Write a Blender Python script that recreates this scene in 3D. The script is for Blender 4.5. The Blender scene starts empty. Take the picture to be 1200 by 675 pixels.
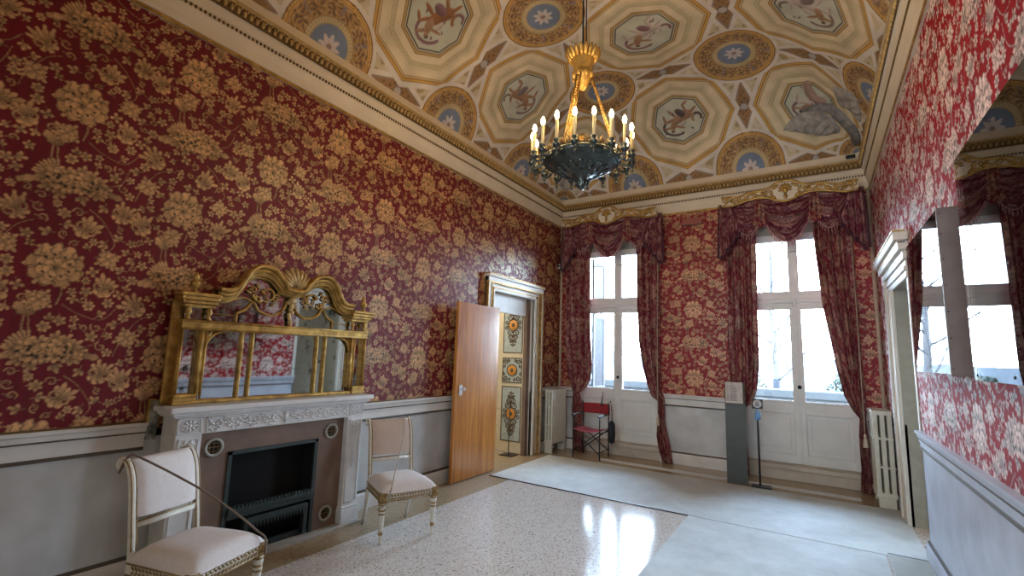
import bpy, math, random
import numpy as np
from mathutils import Vector, Matrix
from math import sin, cos, pi, radians, sqrt, atan2
S = bpy.context.scene
COL = S.collection
XL, XR, YB, YF = -3.95, 0.745, 7.8, -0.9
RAIL = 1.05
PH = radians

# ------------------------------------------------------------------ helpers
class MB:
    """collects shapes, links them as one mesh object"""
    def __init__(s):
        s.v = []; s.f = []; s.sm = []
    def add(s, vs, fs, smooth=False):
        b = len(s.v); s.v.extend([tuple(p) for p in vs])
        for f in fs:
            s.f.append(tuple(i + b for i in f)); s.sm.append(smooth)
        return s
    def box(s, x0, x1, y0, y1, z0, z1):
        v = [(x, y, z) for x in (x0, x1) for y in (y0, y1) for z in (z0, z1)]
        return s.add(v, [(0,1,3,2),(4,6,7,5),(0,4,5,1),(2,3,7,6),(0,2,6,4),(1,5,7,3)])
    def cbox(s, x0, x1, y0, y1, z0, z1, c=.006):
        """box with chamfered edges"""
        x0,x1=min(x0,x1),max(x0,x1); y0,y1=min(y0,y1),max(y0,y1); z0,z1=min(z0,z1),max(z0,z1)
        c = min(c, (x1-x0)*.45, (y1-y0)*.45, (z1-z0)*.45)
        import bmesh
        bm = bmesh.new(); bmesh.ops.create_cube(bm, size=1)
        for v in bm.verts:
            v.co = Vector(((x0+x1)/2+v.co.x*(x1-x0), (y0+y1)/2+v.co.y*(y1-y0), (z0+z1)/2+v.co.z*(z1-z0)))
        bmesh.ops.bevel(bm, geom=bm.edges[:], offset=c, segments=2, profile=.5, affect='EDGES')
        bm.verts.index_update()
        s.add([v.co[:] for v in bm.verts], [[v.index for v in f.verts] for f in bm.faces]); bm.free()
        return s
    def hexa(s, p):
        """8 corners: bottom 4 ccw, top 4 ccw"""
        return s.add(p, [(3,2,1,0),(4,5,6,7),(0,1,5,4),(1,2,6,5),(2,3,7,6),(3,0,4,7)])
    def prism(s, poly, axis, a, b, smooth=False):
        """extrude polygon [(p,q)] along axis from a to b. axis x:(y,z) y:(x,z) z:(x,y)"""
        n = len(poly)
        def m(p, t):
            return (t,p[0],p[1]) if axis=='x' else ((p[0],t,p[1]) if axis=='y' else (p[0],p[1],t))
        v = [m(p,a) for p in poly] + [m(p,b) for p in poly]
        f = [tuple(range(n))[::-1], tuple(range(n,2*n))] + [(i,(i+1)%n,n+(i+1)%n,n+i) for i in range(n)]
        return s.add(v, f, smooth)
    def tube(s, pts, r, n=8, closed=False, squash=None):
        pts = [Vector(p) for p in pts]; m = len(pts)
        rs = r if isinstance(r,(list,tuple)) else [r]*m
        v = []; up = Vector((0,0,1)); prev = None
        for i,p in enumerate(pts):
            if closed: d = pts[(i+1)%m]-pts[i-1]
            else: d = pts[min(i+1,m-1)]-pts[max(i-1,0)]
            if d.length < 1e-9: d = Vector((0,0,1))
            d.normalize()
            if prev is None:
                a = d.cross(up)
                if a.length < .05: a = d.cross(Vector((0,1,0)))
                a.normalize()
            else:
                a = prev - d*prev.dot(d)
                if a.length < 1e-6: a = d.orthogonal()
                a.normalize()
            prev = a; b = d.cross(a)
            for k in range(n):
                t = 2*pi*k/n
                v.append(p + a*(rs[i]*cos(t)) + b*(rs[i]*sin(t)))
        f = []
        for i in range(m if closed else m-1):
            for k in range(n):
                j = (i+1)%m
                f.append((i*n+k, i*n+(k+1)%n, j*n+(k+1)%n, j*n+k))
        if not closed:
            f.append(tuple(range(n))[::-1]); f.append(tuple((m-1)*n+k for k in range(n)))
        return s.add(v, f, True)
    def lathe(s, prof, c=(0,0,0), n=16, axis='z', flip=1):
        v = []; f = []; m = len(prof)
        for r,z in prof:
            for k in range(n):
                t = 2*pi*k/n; q = (r*cos(t), r*sin(t), z*flip)
                if axis=='x': q = (q[2], q[0], q[1])
                if axis=='y': q = (q[0], q[2], q[1])
                v.append((c[0]+q[0], c[1]+q[1], c[2]+q[2]))
        for i in range(m-1):
            for k in range(n):
                f.append((i*n+k, i*n+(k+1)%n, (i+1)*n+(k+1)%n, (i+1)*n+k))
        f.append(tuple(range(n))[::-1]); f.append(tuple((m-1)*n+k for k in range(n)))
        return s.add(v, f, True)
    def ball(s, c, r, n=8, m=6, R=None):
        if not isinstance(r,(tuple,list)): r = (r,r,r)
        v = []; f = []
        for i in range(m+1):
            a = pi*i/m
            for k in range(n):
                t = 2*pi*k/n
                q = Vector((r[0]*sin(a)*cos(t), r[1]*sin(a)*sin(t), r[2]*cos(a)))
                if R is not None: q = R @ q
                v.append((c[0]+q[0], c[1]+q[1], c[2]+q[2]))
        for i in range(m):
            for k in range(n):
                f.append((i*n+k, (i+1)*n+k, (i+1)*n+(k+1)%n, i*n+(k+1)%n))
        return s.add(v, f, True)
    def sheet(s, P, closed_u=False, smooth=True):
        """P[i][j] grid of points"""
        m = len(P); n = len(P[0]); v = [p for row in P for p in row]; f = []
        for i in range(m-1):
            for j in range(n if closed_u else n-1):
                f.append((i*n+j, i*n+(j+1)%n, (i+1)*n+(j+1)%n, (i+1)*n+j))
        return s.add(v, f, smooth)
    def build(s, name, mat, parent=None, loc=None, mods=()):
        me = bpy.data.meshes.new(name)
        me.from_pydata(s.v, [], s.f); me.validate()
        if len(me.polygons) == len(s.sm):
            me.polygons.foreach_set('use_smooth', s.sm)
        me.update()
        o = bpy.data.objects.new(name, me); COL.objects.link(o)
        if mat: me.materials.append(mat)
        if parent is not None: o.parent = parent
        if loc: o.location = loc
        return o

def fix_normals(o):
    import bmesh
    bm = bmesh.new(); bm.from_mesh(o.data); bmesh.ops.recalc_face_normals(bm, faces=bm.faces[:]); bm.to_mesh(o.data); bm.free()
    return o

def tag(o, label=None, cat=None, group=None, kind=None):
    if label: o['label'] = label
    if cat: o['category'] = cat
    if group: o['group'] = group
    if kind: o['kind'] = kind
    return o
def thing(name, label, cat, loc=(0,0,0), rz=0, group=None):
    o = bpy.data.objects.new(name, None); COL.objects.link(o); o.empty_display_size = .1
    o.location = loc; o.rotation_euler = (0,0,rz)
    return tag(o, label, cat, group)
def struct(o): o['kind'] = 'structure'; return o
def copy_tree(o, parent=None):
    c = o.copy(); COL.objects.link(c)
    if parent is not None: c.parent = parent
    for ch in list(o.children): copy_tree(ch, c)
    return c
def shift(mb, d):
    """move collected world points so they are relative to d"""
    mb.v = [(p[0]-d[0], p[1]-d[1], p[2]-d[2]) for p in mb.v]; return mb
def spline(pts, n=8):
    """catmull-rom through points"""
    P = [Vector(p) for p in pts]; out = []
    for i in range(len(P)-1):
        p0 = P[max(i-1,0)]; p1 = P[i]; p2 = P[i+1]; p3 = P[min(i+2,len(P)-1)]
        for k in range(n):
            t = k/n
            out.append(.5*((2*p1)+(p2-p0)*t+(2*p0-5*p1+4*p2-p3)*t*t+(3*p1-p0-3*p2+p3)*t**3))
    out.append(P[-1]); return out

# ------------------------------------------------------------------ materials
def newmat(name):
    m = bpy.data.materials.new(name); m.use_nodes = True
    nt = m.node_tree; b = nt.nodes['Principled BSDF']; return m, nt, b
def mat(name, col, rough=.5, metal=0, var=.12, scale=14, bump=0, bscale=60, spec=None, stretch=(1,1,1), col2=None, sheen=0):
    m, nt, b = newmat(name); N = nt.nodes; L = nt.links
    tc = N.new('ShaderNodeTexCoord'); mp = N.new('ShaderNodeMapping'); mp.inputs['Scale'].default_value = stretch
    L.new(tc.outputs['Object'], mp.inputs[0])
    no = N.new('ShaderNodeTexNoise'); no.inputs['Scale'].default_value = scale; no.inputs['Detail'].default_value = 5
    L.new(mp.outputs[0], no.inputs['Vector'])
    mx = N.new('ShaderNodeMix'); mx.data_type = 'RGBA'
    rp = N.new('ShaderNodeMapRange'); rp.inputs[1].default_value = .3; rp.inputs[2].default_value = .7
    L.new(no.outputs['Fac'], rp.inputs[0]); L.new(rp.outputs[0], mx.inputs['Factor'])
    c2 = col2 if col2 else tuple(c*(1-var*2) for c in col)
    mx.inputs[6].default_value = (*col,1); mx.inputs[7].default_value = (*c2,1)
    L.new(mx.outputs[2], b.inputs['Base Color'])
    b.inputs['Roughness'].default_value = rough; b.inputs['Metallic'].default_value = metal
    if spec is not None: b.inputs['Specular IOR Level'].default_value = spec
    if sheen: b.inputs['Sheen Weight'].default_value = sheen
    if bump:
        n2 = N.new('ShaderNodeTexNoise'); n2.inputs['Scale'].default_value = bscale; n2.inputs['Detail'].default_value = 3
        L.new(mp.outputs[0], n2.inputs['Vector'])
        bp = N.new('ShaderNodeBump'); bp.inputs['Strength'].default_value = bump; bp.inputs['Distance'].default_value = .01
        L.new(n2.outputs['Fac'], bp.inputs['Height']); L.new(bp.outputs[0], b.inputs['Normal'])
    return m
def attr_mat(name, rough=.6, spec=.3, sheen=0, rough2=None):
    """colour from a painted vertex attribute, fine procedural weave over it"""
    m, nt, b = newmat(name); N = nt.nodes; L = nt.links
    a = N.new('ShaderNodeAttribute'); a.attribute_name = 'Paint'
    tc = N.new('ShaderNodeTexCoord'); no = N.new('ShaderNodeTexNoise'); no.inputs['Scale'].default_value = 3; no.inputs['Detail'].default_value = 6
    L.new(tc.outputs['Object'], no.inputs['Vector'])
    rp = N.new('ShaderNodeMapRange'); rp.inputs[1].default_value=.3; rp.inputs[2].default_value=.7; rp.inputs[3].default_value=.82; rp.inputs[4].default_value=1.1
    L.new(no.outputs['Fac'], rp.inputs[0])
    mx = N.new('ShaderNodeMix'); mx.data_type='RGBA'; mx.blend_type='MULTIPLY'; mx.inputs['Factor'].default_value = 1
    L.new(a.outputs['Color'], mx.inputs[6]); L.new(rp.outputs[0], mx.inputs[7])
    L.new(mx.outputs[2], b.inputs['Base Color'])
    b.inputs['Roughness'].default_value = rough; b.inputs['Specular IOR Level'].default_value = spec
    if rough2 is not None:
        r2 = N.new('ShaderNodeMapRange'); r2.inputs[3].default_value = rough; r2.inputs[4].default_value = rough2
        L.new(a.outputs['Alpha'], r2.inputs[0]); L.new(r2.outputs[0], b.inputs['Roughness'])
    return m
def glass_mat(name, ior=1.5, tint=(1,1,1), boost=1.0):
    m = bpy.data.materials.new(name); m.use_nodes = True; nt = m.node_tree; nt.nodes.clear(); N = nt.nodes; L = nt.links
    o = N.new('ShaderNodeOutputMaterial'); t = N.new('ShaderNodeBsdfTransparent'); t.inputs[0].default_value = (*tint,1)
    g = N.new('ShaderNodeBsdfGlossy'); g.inputs['Roughness'].default_value = .012
    fr = N.new('ShaderNodeFresnel'); fr.inputs[0].default_value = ior
    no = N.new('ShaderNodeTexNoise'); no.inputs['Scale'].default_value = 1.3
    bp = N.new('ShaderNodeBump'); bp.inputs['Strength'].default_value = .02; L.new(no.outputs['Fac'], bp.inputs['Height']); L.new(bp.outputs[0], g.inputs['Normal'])
    ma = N.new('ShaderNodeMath'); ma.operation='MULTIPLY'; ma.use_clamp = True; ma.inputs[1].default_value = boost; L.new(fr.outputs[0], ma.inputs[0])
    mx = N.new('ShaderNodeMixShader'); L.new(ma.outputs[0], mx.inputs[0]); L.new(t.outputs[0], mx.inputs[1]); L.new(g.outputs[0], mx.inputs[2]); L.new(mx.outputs[0], o.inputs[0])
    return m
def emit_mat(name, col, strength):
    m, nt, b = newmat(name)
    b.inputs['Base Color'].default_value = (*col,1); b.inputs['Emission Color'].default_value = (*col,1); b.inputs['Emission Strength'].default_value = strength
    return m

M = {}
M['cream'] = mat('cream_plaster', (.74,.63,.47), .55, var=.06, scale=3)
M['white_paint'] = mat('white_paint', (.74,.71,.64), .45, var=.06, scale=6)
M['gold'] = mat('gilding', (.62,.38,.10), .38, .6, scale=16, bump=.35, bscale=90, col2=(.26,.14,.03))
M['gold_pale'] = mat('worn_gilding', (.66,.44,.17), .42, .3, var=.2, scale=22, bump=.2, bscale=90)
M['gold_dark'] = mat('dark_gilding', (.20,.12,.04), .5, .4, var=.25, scale=30)
M['wainscot'] = mat('wainscot_marble', (.62,.63,.63), .34, var=.14, scale=3.0, col2=(.42,.42,.40))
M['wainscot_r'] = mat('wainscot_marble_bluelit', (.60,.64,.74), .36, var=.1, scale=4, col2=(.46,.48,.56))  # same marble with the cool bluish light mixed into its colour
M['rail_white'] = mat('rail_white', (.72,.70,.66), .4, var=.08, scale=5)
M['groove'] = mat('dark_groove', (.10,.075,.05), .6)
M['marble'] = mat('white_marble', (.72,.71,.69), .3, var=.08, scale=8, col2=(.58,.57,.56))
M['marble_green'] = mat('green_veined_marble', (.45,.45,.36), .35, scale=16, col2=(.03,.035,.025))
M['brown_slab'] = mat('brown_slab', (.20,.125,.085), .5, var=.15, scale=5, bump=.1)
M['iron'] = mat('black_iron', (.018,.021,.02), .5, .5, bump=.2)
M['iron_green'] = mat('green_iron', (.035,.05,.047), .5, .3, bump=.3)
M['recess_black'] = mat('recess_black', (.004,.004,.004), .9)  # near-black lining of the firebox, also the vent discs
M['hearth'] = mat('hearth_stone', (.40,.36,.30), .5)
M['chair_white'] = mat('chair_white_paint', (.72,.68,.58), .4, var=.08, scale=20)
M['chair_gold'] = mat('chair_gilding', (.40,.26,.10), .45, .35, var=.25, scale=40, bump=.3)
M['fabric'] = mat('pale_upholstery', (.72,.66,.62), .85, var=.04, scale=40, bump=.12, bscale=400)
M['fabric_tan'] = mat('tan_upholstery', (.58,.46,.38), .85, var=.05, scale=40, bump=.12, bscale=400)
M['rope'] = mat('beige_cord', (.45,.38,.28), .8, bump=.4, bscale=200)
M['rope_dark'] = mat('brown_cord', (.20,.14,.10), .8, bump=.4, bscale=200)
M['wood'] = None
M['bronze'] = mat('dark_bronze', (.085,.10,.09), .30, .7, var=.2, bump=.25, bscale=40)
M['candle'] = mat('candle_sleeve', (.85,.62,.28), .5, var=.03)
M['bulb'] = emit_mat('bulb_glow', (1,.78,.42), 28)
M['window_white'] = mat('window_white', (.72,.73,.70), .45, var=.05, scale=5)
M['radiator'] = mat('radiator_enamel', (.62,.60,.50), .35, var=.04)
M['black'] = mat('black_paint', (.012,.012,.014), .4)
M['red_canvas'] = mat('red_canvas', (.32,.018,.025), .8, bump=.2, bscale=300)
M['pink_canvas'] = mat('pink_canvas', (.55,.13,.20), .8, bump=.2, bscale=300)
M['stand_grey'] = mat('stand_metal', (.075,.08,.072), .45, .5, var=.1)
M['paper'] = mat('printed_sheet', (.62,.58,.54), .6)
M['ink'] = mat('ink', (.25,.23,.22), .7)
M['carpet'] = None
M['stone'] = mat('step_stone', (.55,.49,.40), .55, var=.1, scale=6, bump=.05)
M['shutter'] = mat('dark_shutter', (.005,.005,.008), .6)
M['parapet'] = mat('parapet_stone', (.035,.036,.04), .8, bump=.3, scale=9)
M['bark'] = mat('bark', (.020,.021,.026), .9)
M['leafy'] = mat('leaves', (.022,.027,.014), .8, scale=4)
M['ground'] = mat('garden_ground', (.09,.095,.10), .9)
M['hall_wall'] = mat('hall_wall', (.22,.19,.15), .8)
M['door_cream'] = mat('door_cream', (.72,.62,.42), .45, var=.05)
M['door_pale'] = mat('door_pale_panel', (.47,.52,.47), .5)
M['door_orn'] = mat('door_ornament', (.13,.075,.03), .5)
M['door_orange'] = mat('door_medallion', (.70,.30,.05), .45)
M['grey_jamb'] = mat('grey_jamb', (.36,.35,.29), .55, var=.06)
M['board'] = mat('grey_brown_board', (.17,.135,.12), .55, var=.12, scale=8)
M['stucco_grey'] = mat('grey_stucco', (.44,.41,.37), .8, var=.25, scale=12, bump=.5, bscale=30)
M['glass'] = glass_mat('window_glass', 1.45)
M['plexi'] = glass_mat('plexiglass', 1.49, boost=1.25)
M['plastic_white'] = mat('white_plastic', (.75,.74,.72), .35)
M['pipe'] = mat('painted_pipe', (.55,.43,.32), .5)
M['blue_gel'] = mat('blue_bottle', (.20,.42,.70), .25)
M['umb'] = mat('umbrella_cloth', (.012,.013,.02), .7)
M['tassel'] = mat('cream_tassel', (.62,.52,.42), .8)
M['fringe'] = mat('dark_fringe', (.085,.022,.04), .85)
M['fringe_pink'] = mat('pink_fringe', (.52,.26,.26), .8)
M['trim_pink'] = mat('vent_pink', (.36,.10,.07), .6)

def mirror_mat():
    m, nt, b = newmat('old_mirror'); N = nt.nodes; L = nt.links
    b.inputs['Metallic'].default_value = 1; b.inputs['Roughness'].default_value = .03
    tc = N.new('ShaderNodeTexCoord'); no = N.new('ShaderNodeTexNoise'); no.inputs['Scale'].default_value = 11; no.inputs['Detail'].default_value = 8
    L.new(tc.outputs['Object'], no.inputs['Vector'])
    r = N.new('ShaderNodeValToRGB'); r.color_ramp.elements[0].position=.28; r.color_ramp.elements[0].color=(.06,.06,.06,1); r.color_ramp.elements[1].position=.42; r.color_ramp.elements[1].color=(.60,.63,.63,1)
    L.new(no.outputs['Fac'], r.inputs[0]); L.new(r.outputs[0], b.inputs['Base Color']); return m
M['mirror'] = mirror_mat()
def wood_mat():
    m, nt, b = newmat('varnished_wood'); N = nt.nodes; L = nt.links
    tc = N.new('ShaderNodeTexCoord'); mp = N.new('ShaderNodeMapping'); mp.inputs['Scale'].default_value=(9,9,.7); L.new(tc.outputs['Object'], mp.inputs[0])
    no = N.new('ShaderNodeTexNoise'); no.inputs['Scale'].default_value=2.2; no.inputs['Detail'].default_value=8; no.inputs['Distortion'].default_value=.6; L.new(mp.outputs[0], no.inputs['Vector'])
    r = N.new('ShaderNodeValToRGB'); r.color_ramp.elements[0].position=.3; r.color_ramp.elements[0].color=(.34,.115,.022,1); r.color_ramp.elements[1].position=.7; r.color_ramp.elements[1].color=(.62,.26,.055,1)
    L.new(no.outputs['Fac'], r.inputs[0]); L.new(r.outputs[0], b.inputs['Base Color']); b.inputs['Roughness'].default_value=.27; b.inputs['Coat Weight'].default_value=.5; b.inputs['Coat Roughness'].default_value=.2
    w = N.new('ShaderNodeTexNoise'); w.inputs['Scale'].default_value=1.6; L.new(mp.outputs[0], w.inputs['Vector'])
    bp = N.new('ShaderNodeBump'); bp.inputs['Strength'].default_value=.12; bp.inputs['Distance'].default_value=.02; L.new(w.outputs['Fac'], bp.inputs['Height']); L.new(bp.outputs[0], b.inputs['Normal'])
    return m
M['wood'] = wood_mat()
def carpet_mat():
    m, nt, b = newmat('grey_carpet'); N = nt.nodes; L = nt.links
    tc = N.new('ShaderNodeTexCoord'); no = N.new('ShaderNodeTexNoise'); no.inputs['Scale'].default_value=2.2; no.inputs['Detail'].default_value=9; no.inputs['Roughness'].default_value=.7; L.new(tc.outputs['Object'], no.inputs['Vector'])
    r = N.new('ShaderNodeValToRGB'); r.color_ramp.elements[0].position=.3; r.color_ramp.elements[0].color=(.43,.45,.43,1); r.color_ramp.elements[1].position=.65; r.color_ramp.elements[1].color=(.60,.63,.61,1)
    L.new(no.outputs['Fac'], r.inputs[0]); L.new(r.outputs[0], b.inputs['Base Color']); b.inputs['Roughness'].default_value=.75
    n2 = N.new('ShaderNodeTexNoise'); n2.inputs['Scale'].default_value=260; L.new(tc.outputs['Object'], n2.inputs['Vector'])
    bp = N.new('ShaderNodeBump'); bp.inputs['Strength'].default_value=.25; bp.inputs['Distance'].default_value=.004; L.new(n2.outputs['Fac'], bp.inputs['Height']); L.new(bp.outputs[0], b.inputs['Normal'])
    return m
M['carpet'] = carpet_mat()
def floor_mat():
    m, nt, b = newmat('terrazzo'); N = nt.nodes; L = nt.links
    tc = N.new('ShaderNodeTexCoord')
    vo = N.new('ShaderNodeTexVoronoi'); vo.inputs['Scale'].default_value=88; L.new(tc.outputs['Object'], vo.inputs['Vector'])
    sp = N.new('ShaderNodeSeparateColor'); L.new(vo.outputs['Color'], sp.inputs[0])
    r = N.new('ShaderNodeValToRGB'); r.color_ramp.interpolation='CONSTANT'
    es = r.color_ramp.elements; es[0].position=0; es[0].color=(.60,.55,.49,1); es[1].position=.45; es[1].color=(.70,.66,.60,1)
    for p,c in ((.70,(.56,.50,.43,1)),(.86,(.24,.21,.20,1)),(.90,(.46,.34,.26,1)),(.94,(.70,.66,.60,1))):
        e = es.new(p); e.color = c
    L.new(sp.outputs[0], r.inputs[0])
    r2 = N.new('ShaderNodeValToRGB'); r2.color_ramp.elements[0].color=(.30,.22,.13,1); r2.color_ramp.elements[1].color=(.44,.34,.22,1)
    L.new(sp.outputs[1], r2.inputs[0])
    se = N.new('ShaderNodeSeparateXYZ'); L.new(tc.outputs['Object'], se.inputs[0])
    a = N.new('ShaderNodeMath'); a.operation='LESS_THAN'; a.inputs[1].default_value=-3.385; L.new(se.outputs[0], a.inputs[0])
    c = N.new('ShaderNodeMath'); c.operation='GREATER_THAN'; c.inputs[1].default_value=7.0; L.new(se.outputs[1], c.inputs[0])
    mxx = N.new('ShaderNodeMath'); mxx.operation='MAXIMUM'; L.new(a.outputs[0], mxx.inputs[0]); L.new(c.outputs[0], mxx.inputs[1])
    mx = N.new('ShaderNodeMix'); mx.data_type='RGBA'; L.new(mxx.outputs[0], mx.inputs['Factor']); L.new(r.outputs[0], mx.inputs[6]); L.new(r2.outputs[0], mx.inputs[7])
    L.new(mx.outputs[2], b.inputs['Base Color']); b.inputs['Roughness'].default_value=.13; b.inputs['Specular IOR Level'].default_value=.22
    no = N.new('ShaderNodeTexNoise'); no.inputs['Scale'].default_value=2.5; L.new(tc.outputs['Object'], no.inputs['Vector'])
    bp = N.new('ShaderNodeBump'); bp.inputs['Strength'].default_value=.06; bp.inputs['Distance'].default_value=.02; L.new(no.outputs['Fac'], bp.inputs['Height']); L.new(bp.outputs[0], b.inputs['Normal'])
    return m
M['floor'] = floor_mat()

# ------------------------------------------------------------------ painted damask (repeat 1.30 x 1.07 m, half drop)
TW, TH, RES = 1.30, 1.07, .0028
NX, NY = int(TW/RES), int(TH/RES)
dm = np.zeros((NY, NX)); ds = np.zeros((NY, NX))
rng = random.Random(7)
def stamp_petal(cx, cy, ln, wd, ang, tone=1.0, bias=1.35, pw=.5):
    R = ln+wd; k = int(R/RES)+2
    ix = int(cx/RES); iy = int(cy/RES)
    gx = np.arange(ix-k, ix+k+1); gy = np.arange(iy-k, iy+k+1)
    X, Y = np.meshgrid(gx*RES-cx, gy*RES-cy)
    a = (X*cos(ang)+Y*sin(ang))/ln; b = -X*sin(ang)+Y*cos(ang)
    ac = np.clip(a,0,1)**bias
    w = wd*np.clip(4*ac*(1-ac),0,1)**pw*(1+.20*np.cos(a*15+cx*90)+.10*np.sin(b/wd*6+cy*70))
    ins = (a > 0) & (a < 1) & (np.abs(b) < w)
    rim = np.clip(np.abs(b)/np.maximum(w,1e-6),0,1); tip = np.clip((a-.80)/.2,0,1)
    edge = np.maximum(rim, tip)
    sh = tone*(1.12-.80*np.clip((edge-.60)/.4,0,1)**1.3)*(.50+.52*np.clip(a*1.3,0,1))*(1-.22*(np.abs(np.sin(b/wd*5+a*2)) < .25))
    II = np.ix_(gy % NY, gx % NX)
    d = dm[II]; s_ = ds[II]; d[ins] = 1; s_[ins] = sh[ins]; dm[II] = d; ds[II] = s_
def stamp_dot(cx, cy, r, tone=1.0):
    stamp_petal(cx-r, cy, 2*r, r, 0, tone, 1.0)
def stamp_stroke(pts, w, tone=.85):
    for p in spline([(x,y,0) for x,y in pts], 14): stamp_dot(p.x, p.y, w, tone)
def stamp_curl(cx, cy, r, a0, s, w=.006):
    for i in range(26):
        t = i/25; rr = r*(1-.72*t); stamp_dot(cx+rr*cos(a0+s*6.4*t), cy+rr*sin(a0+s*6.4*t), w*(1.1-.5*t), .9)
def stamp_blossom(cx, cy, r, n=5, rot=0, tone=1.0):
    for i in range(n): stamp_petal(cx, cy, r, r*.33, rot+2*pi*i/n, tone*rng.uniform(.88,1.08))
    stamp_dot(cx, cy, r*.20, .5)
def stamp_leaf3(cx, cy, ln, ang, tone=.95):
    for d, f in ((-.95,.72),(.95,.72),(0,1)): stamp_petal(cx, cy, ln*f, ln*.24, ang+d, tone*rng.uniform(.85,1.05), 1.1)
def free(cx, cy, r):
    k = int(r/RES); ix = int(cx/RES); iy = int(cy/RES)
    return dm[np.ix_(np.arange(iy-k,iy+k+1) % NY, np.arange(ix-k,ix+k+1) % NX)].mean()
def big_peony(cx, cy):
    stamp_stroke([(cx+.02,cy-.05),(cx+.045,cy-.15),(cx+.03,cy-.235)], .0065, .75)
    for a in (-2.5,-1.9,-1.1,-.3,.5): stamp_curl(cx+.115*cos(a), cy+.112*sin(a), .030, a+pi, 1 if a<-1.5 else -1, .008)
    for i in range(7):
        a = i*2*pi/7+.5; stamp_leaf3(cx+.09*cos(a), cy+.09*sin(a), .062, a+rng.uniform(-.5,.5))
    for i in range(9):
        a = i*2*pi/9+.2; stamp_petal(cx+.045*cos(a), cy+.045*sin(a), .085*rng.uniform(.9,1.15), .040, a, rng.uniform(.78,.95))
    for i in range(8):
        a = i*2*pi/8+.5; stamp_petal(cx+.018*cos(a), cy+.018*sin(a), .078, .034, a, rng.uniform(.88,1.05))
    for (dx,dy,a) in ((-.03,.03,2.0),(.0,.04,1.57),(.035,.03,1.1)): stamp_petal(cx+dx*.4, cy+.02, .125, .030, a, rng.uniform(.9,1.08))
    for i in range(6):
        a = i*2*pi/6+.4; stamp_petal(cx, cy-.01, .058, .026, a, rng.uniform(.95,1.12))
    stamp_dot(cx, cy-.01, .013, .45)
    for i in range(9): stamp_dot(cx+.07*cos(i*.7+.3), cy+.07*sin(i*.7+.3), .008, .25)
def big_spray(cx, cy):
    # little vase with two stems above, feeding the bouquet
    vx, vy = cx-.115, cy+.27
    stamp_stroke([(cx-.085,cy+.06),(cx-.095,cy+.15),(vx+.012,vy-.04)], .0055, .8); stamp_stroke([(cx-.11,cy+.06),(cx-.125,cy+.15),(vx-.008,vy-.04)], .0055, .72)
    for d in (-.55,-.2,.2,.55): stamp_petal(vx, vy-.055, .10, .026, pi/2+d, rng.uniform(.85,1.05))
    stamp_curl(vx-.03, vy+.055, .026, 0, 1, .007); stamp_blossom(vx+.055, vy+.05, .038, 6); stamp_petal(vx+.02, vy+.02, .07, .02, .6, .9)
    for i in range(7):
        a = 1.7+i*.2; stamp_petal(cx-.075, cy+.02, .125, .010, a, rng.uniform(.85,1))
    for i in range(11):
        t = i/10; x = cx-.155+.31*t; y = cy+.02*sin(pi*t)-.025
        stamp_petal(x, y+.02, rng.uniform(.055,.115), .024, -pi/2+(t-.5)*2.4+rng.uniform(-.3,.3), rng.uniform(.6,1))
    for i in range(8):
        t = i/7; stamp_blossom(cx-.125+.25*t, cy+.025+.035*sin(pi*t), .050, 6, rng.random()*6, rng.uniform(.88,1.08))
    for i in range(5): stamp_blossom(cx-.09+.045*i, cy-.02, .042, 6, rng.random()*6, rng.uniform(.92,1.1))
    for i in range(16): stamp_dot(cx-.13+.26*rng.random(), cy-.035+.085*rng.random(), rng.uniform(.006,.011), .22)
    for a in (-.5,-1.2,-2.0,-2.6): stamp_leaf3(cx+.13*cos(a), cy+.075*sin(a), .06, a, .8)
    for a in (.15,.6,1.0,1.35,2.9): stamp_leaf3(cx+.15*cos(a), cy+.09*sin(a), .055, a)
def mid_flower(cx, cy, ang):
    for i in range(5): stamp_petal(cx, cy, .105*rng.uniform(.8,1.15), .015, ang+(i-2)*.42, rng.uniform(.82,1))
    for i in range(3): stamp_petal(cx, cy, .060, .022, ang+pi+(i-1)*.85, rng.uniform(.88,1.05))
    stamp_curl(cx+.03*cos(ang+1.4), cy+.03*sin(ang+1.4), .03, ang, 1, .008); stamp_curl(cx+.03*cos(ang-1.4), cy+.03*sin(ang-1.4), .026, ang, -1, .008)
def round_rose(cx, cy):
    for i in range(4): stamp_leaf3(cx+.03*cos(i*1.6+cx*9), cy+.03*sin(i*1.6+cx*9), .05, i*1.6+cx*9)
    for i in range(6): stamp_petal(cx, cy, .055*rng.uniform(.85,1.1), .024, i*pi/3+.3, rng.uniform(.85,1))
    for i in range(4): stamp_petal(cx, cy, .034, .015, i*pi/2, rng.uniform(.95,1.1))
def garland(pts):
    q = spline([(x,y,0) for x,y in pts], 26)
    for p in q: stamp_dot(p.x, p.y, .0036, .8)
for c, drop in ((0,0),(1,.535)):
    bx = .325+.65*c
    garland([(bx+.06,.30+drop),(bx+.14,.25+drop),(bx+.26,.22+drop),(bx+.33,.30+drop)]); garland([(bx-.3,.52+drop),(bx-.27,.62+drop),(bx-.2,.75+drop),(bx-.13,.80+drop)])
    garland([(bx+.16,.02+drop),(bx+.26,.08+drop),(bx+.30,.2+drop)]); garland([(bx+.18,.62+drop),(bx+.27,.72+drop),(bx+.2,.86+drop),(bx+.12,.93+drop)])
    big_spray(bx+.02, drop); big_peony(bx, .535+drop)
    for (sx, sy, an) in ((.25,.42,1.3),(-.21,.84,2.2),(.29,.93,1.2),(-.24,.34,1.9),(.11,.79,.9)): mid_flower(bx+sx, sy+drop, an)
    for (sx, sy) in ((.25,.62),(-.24,.64),(-.05,.30+.02)): round_rose(bx+sx, sy+drop)
tries = 0
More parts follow.
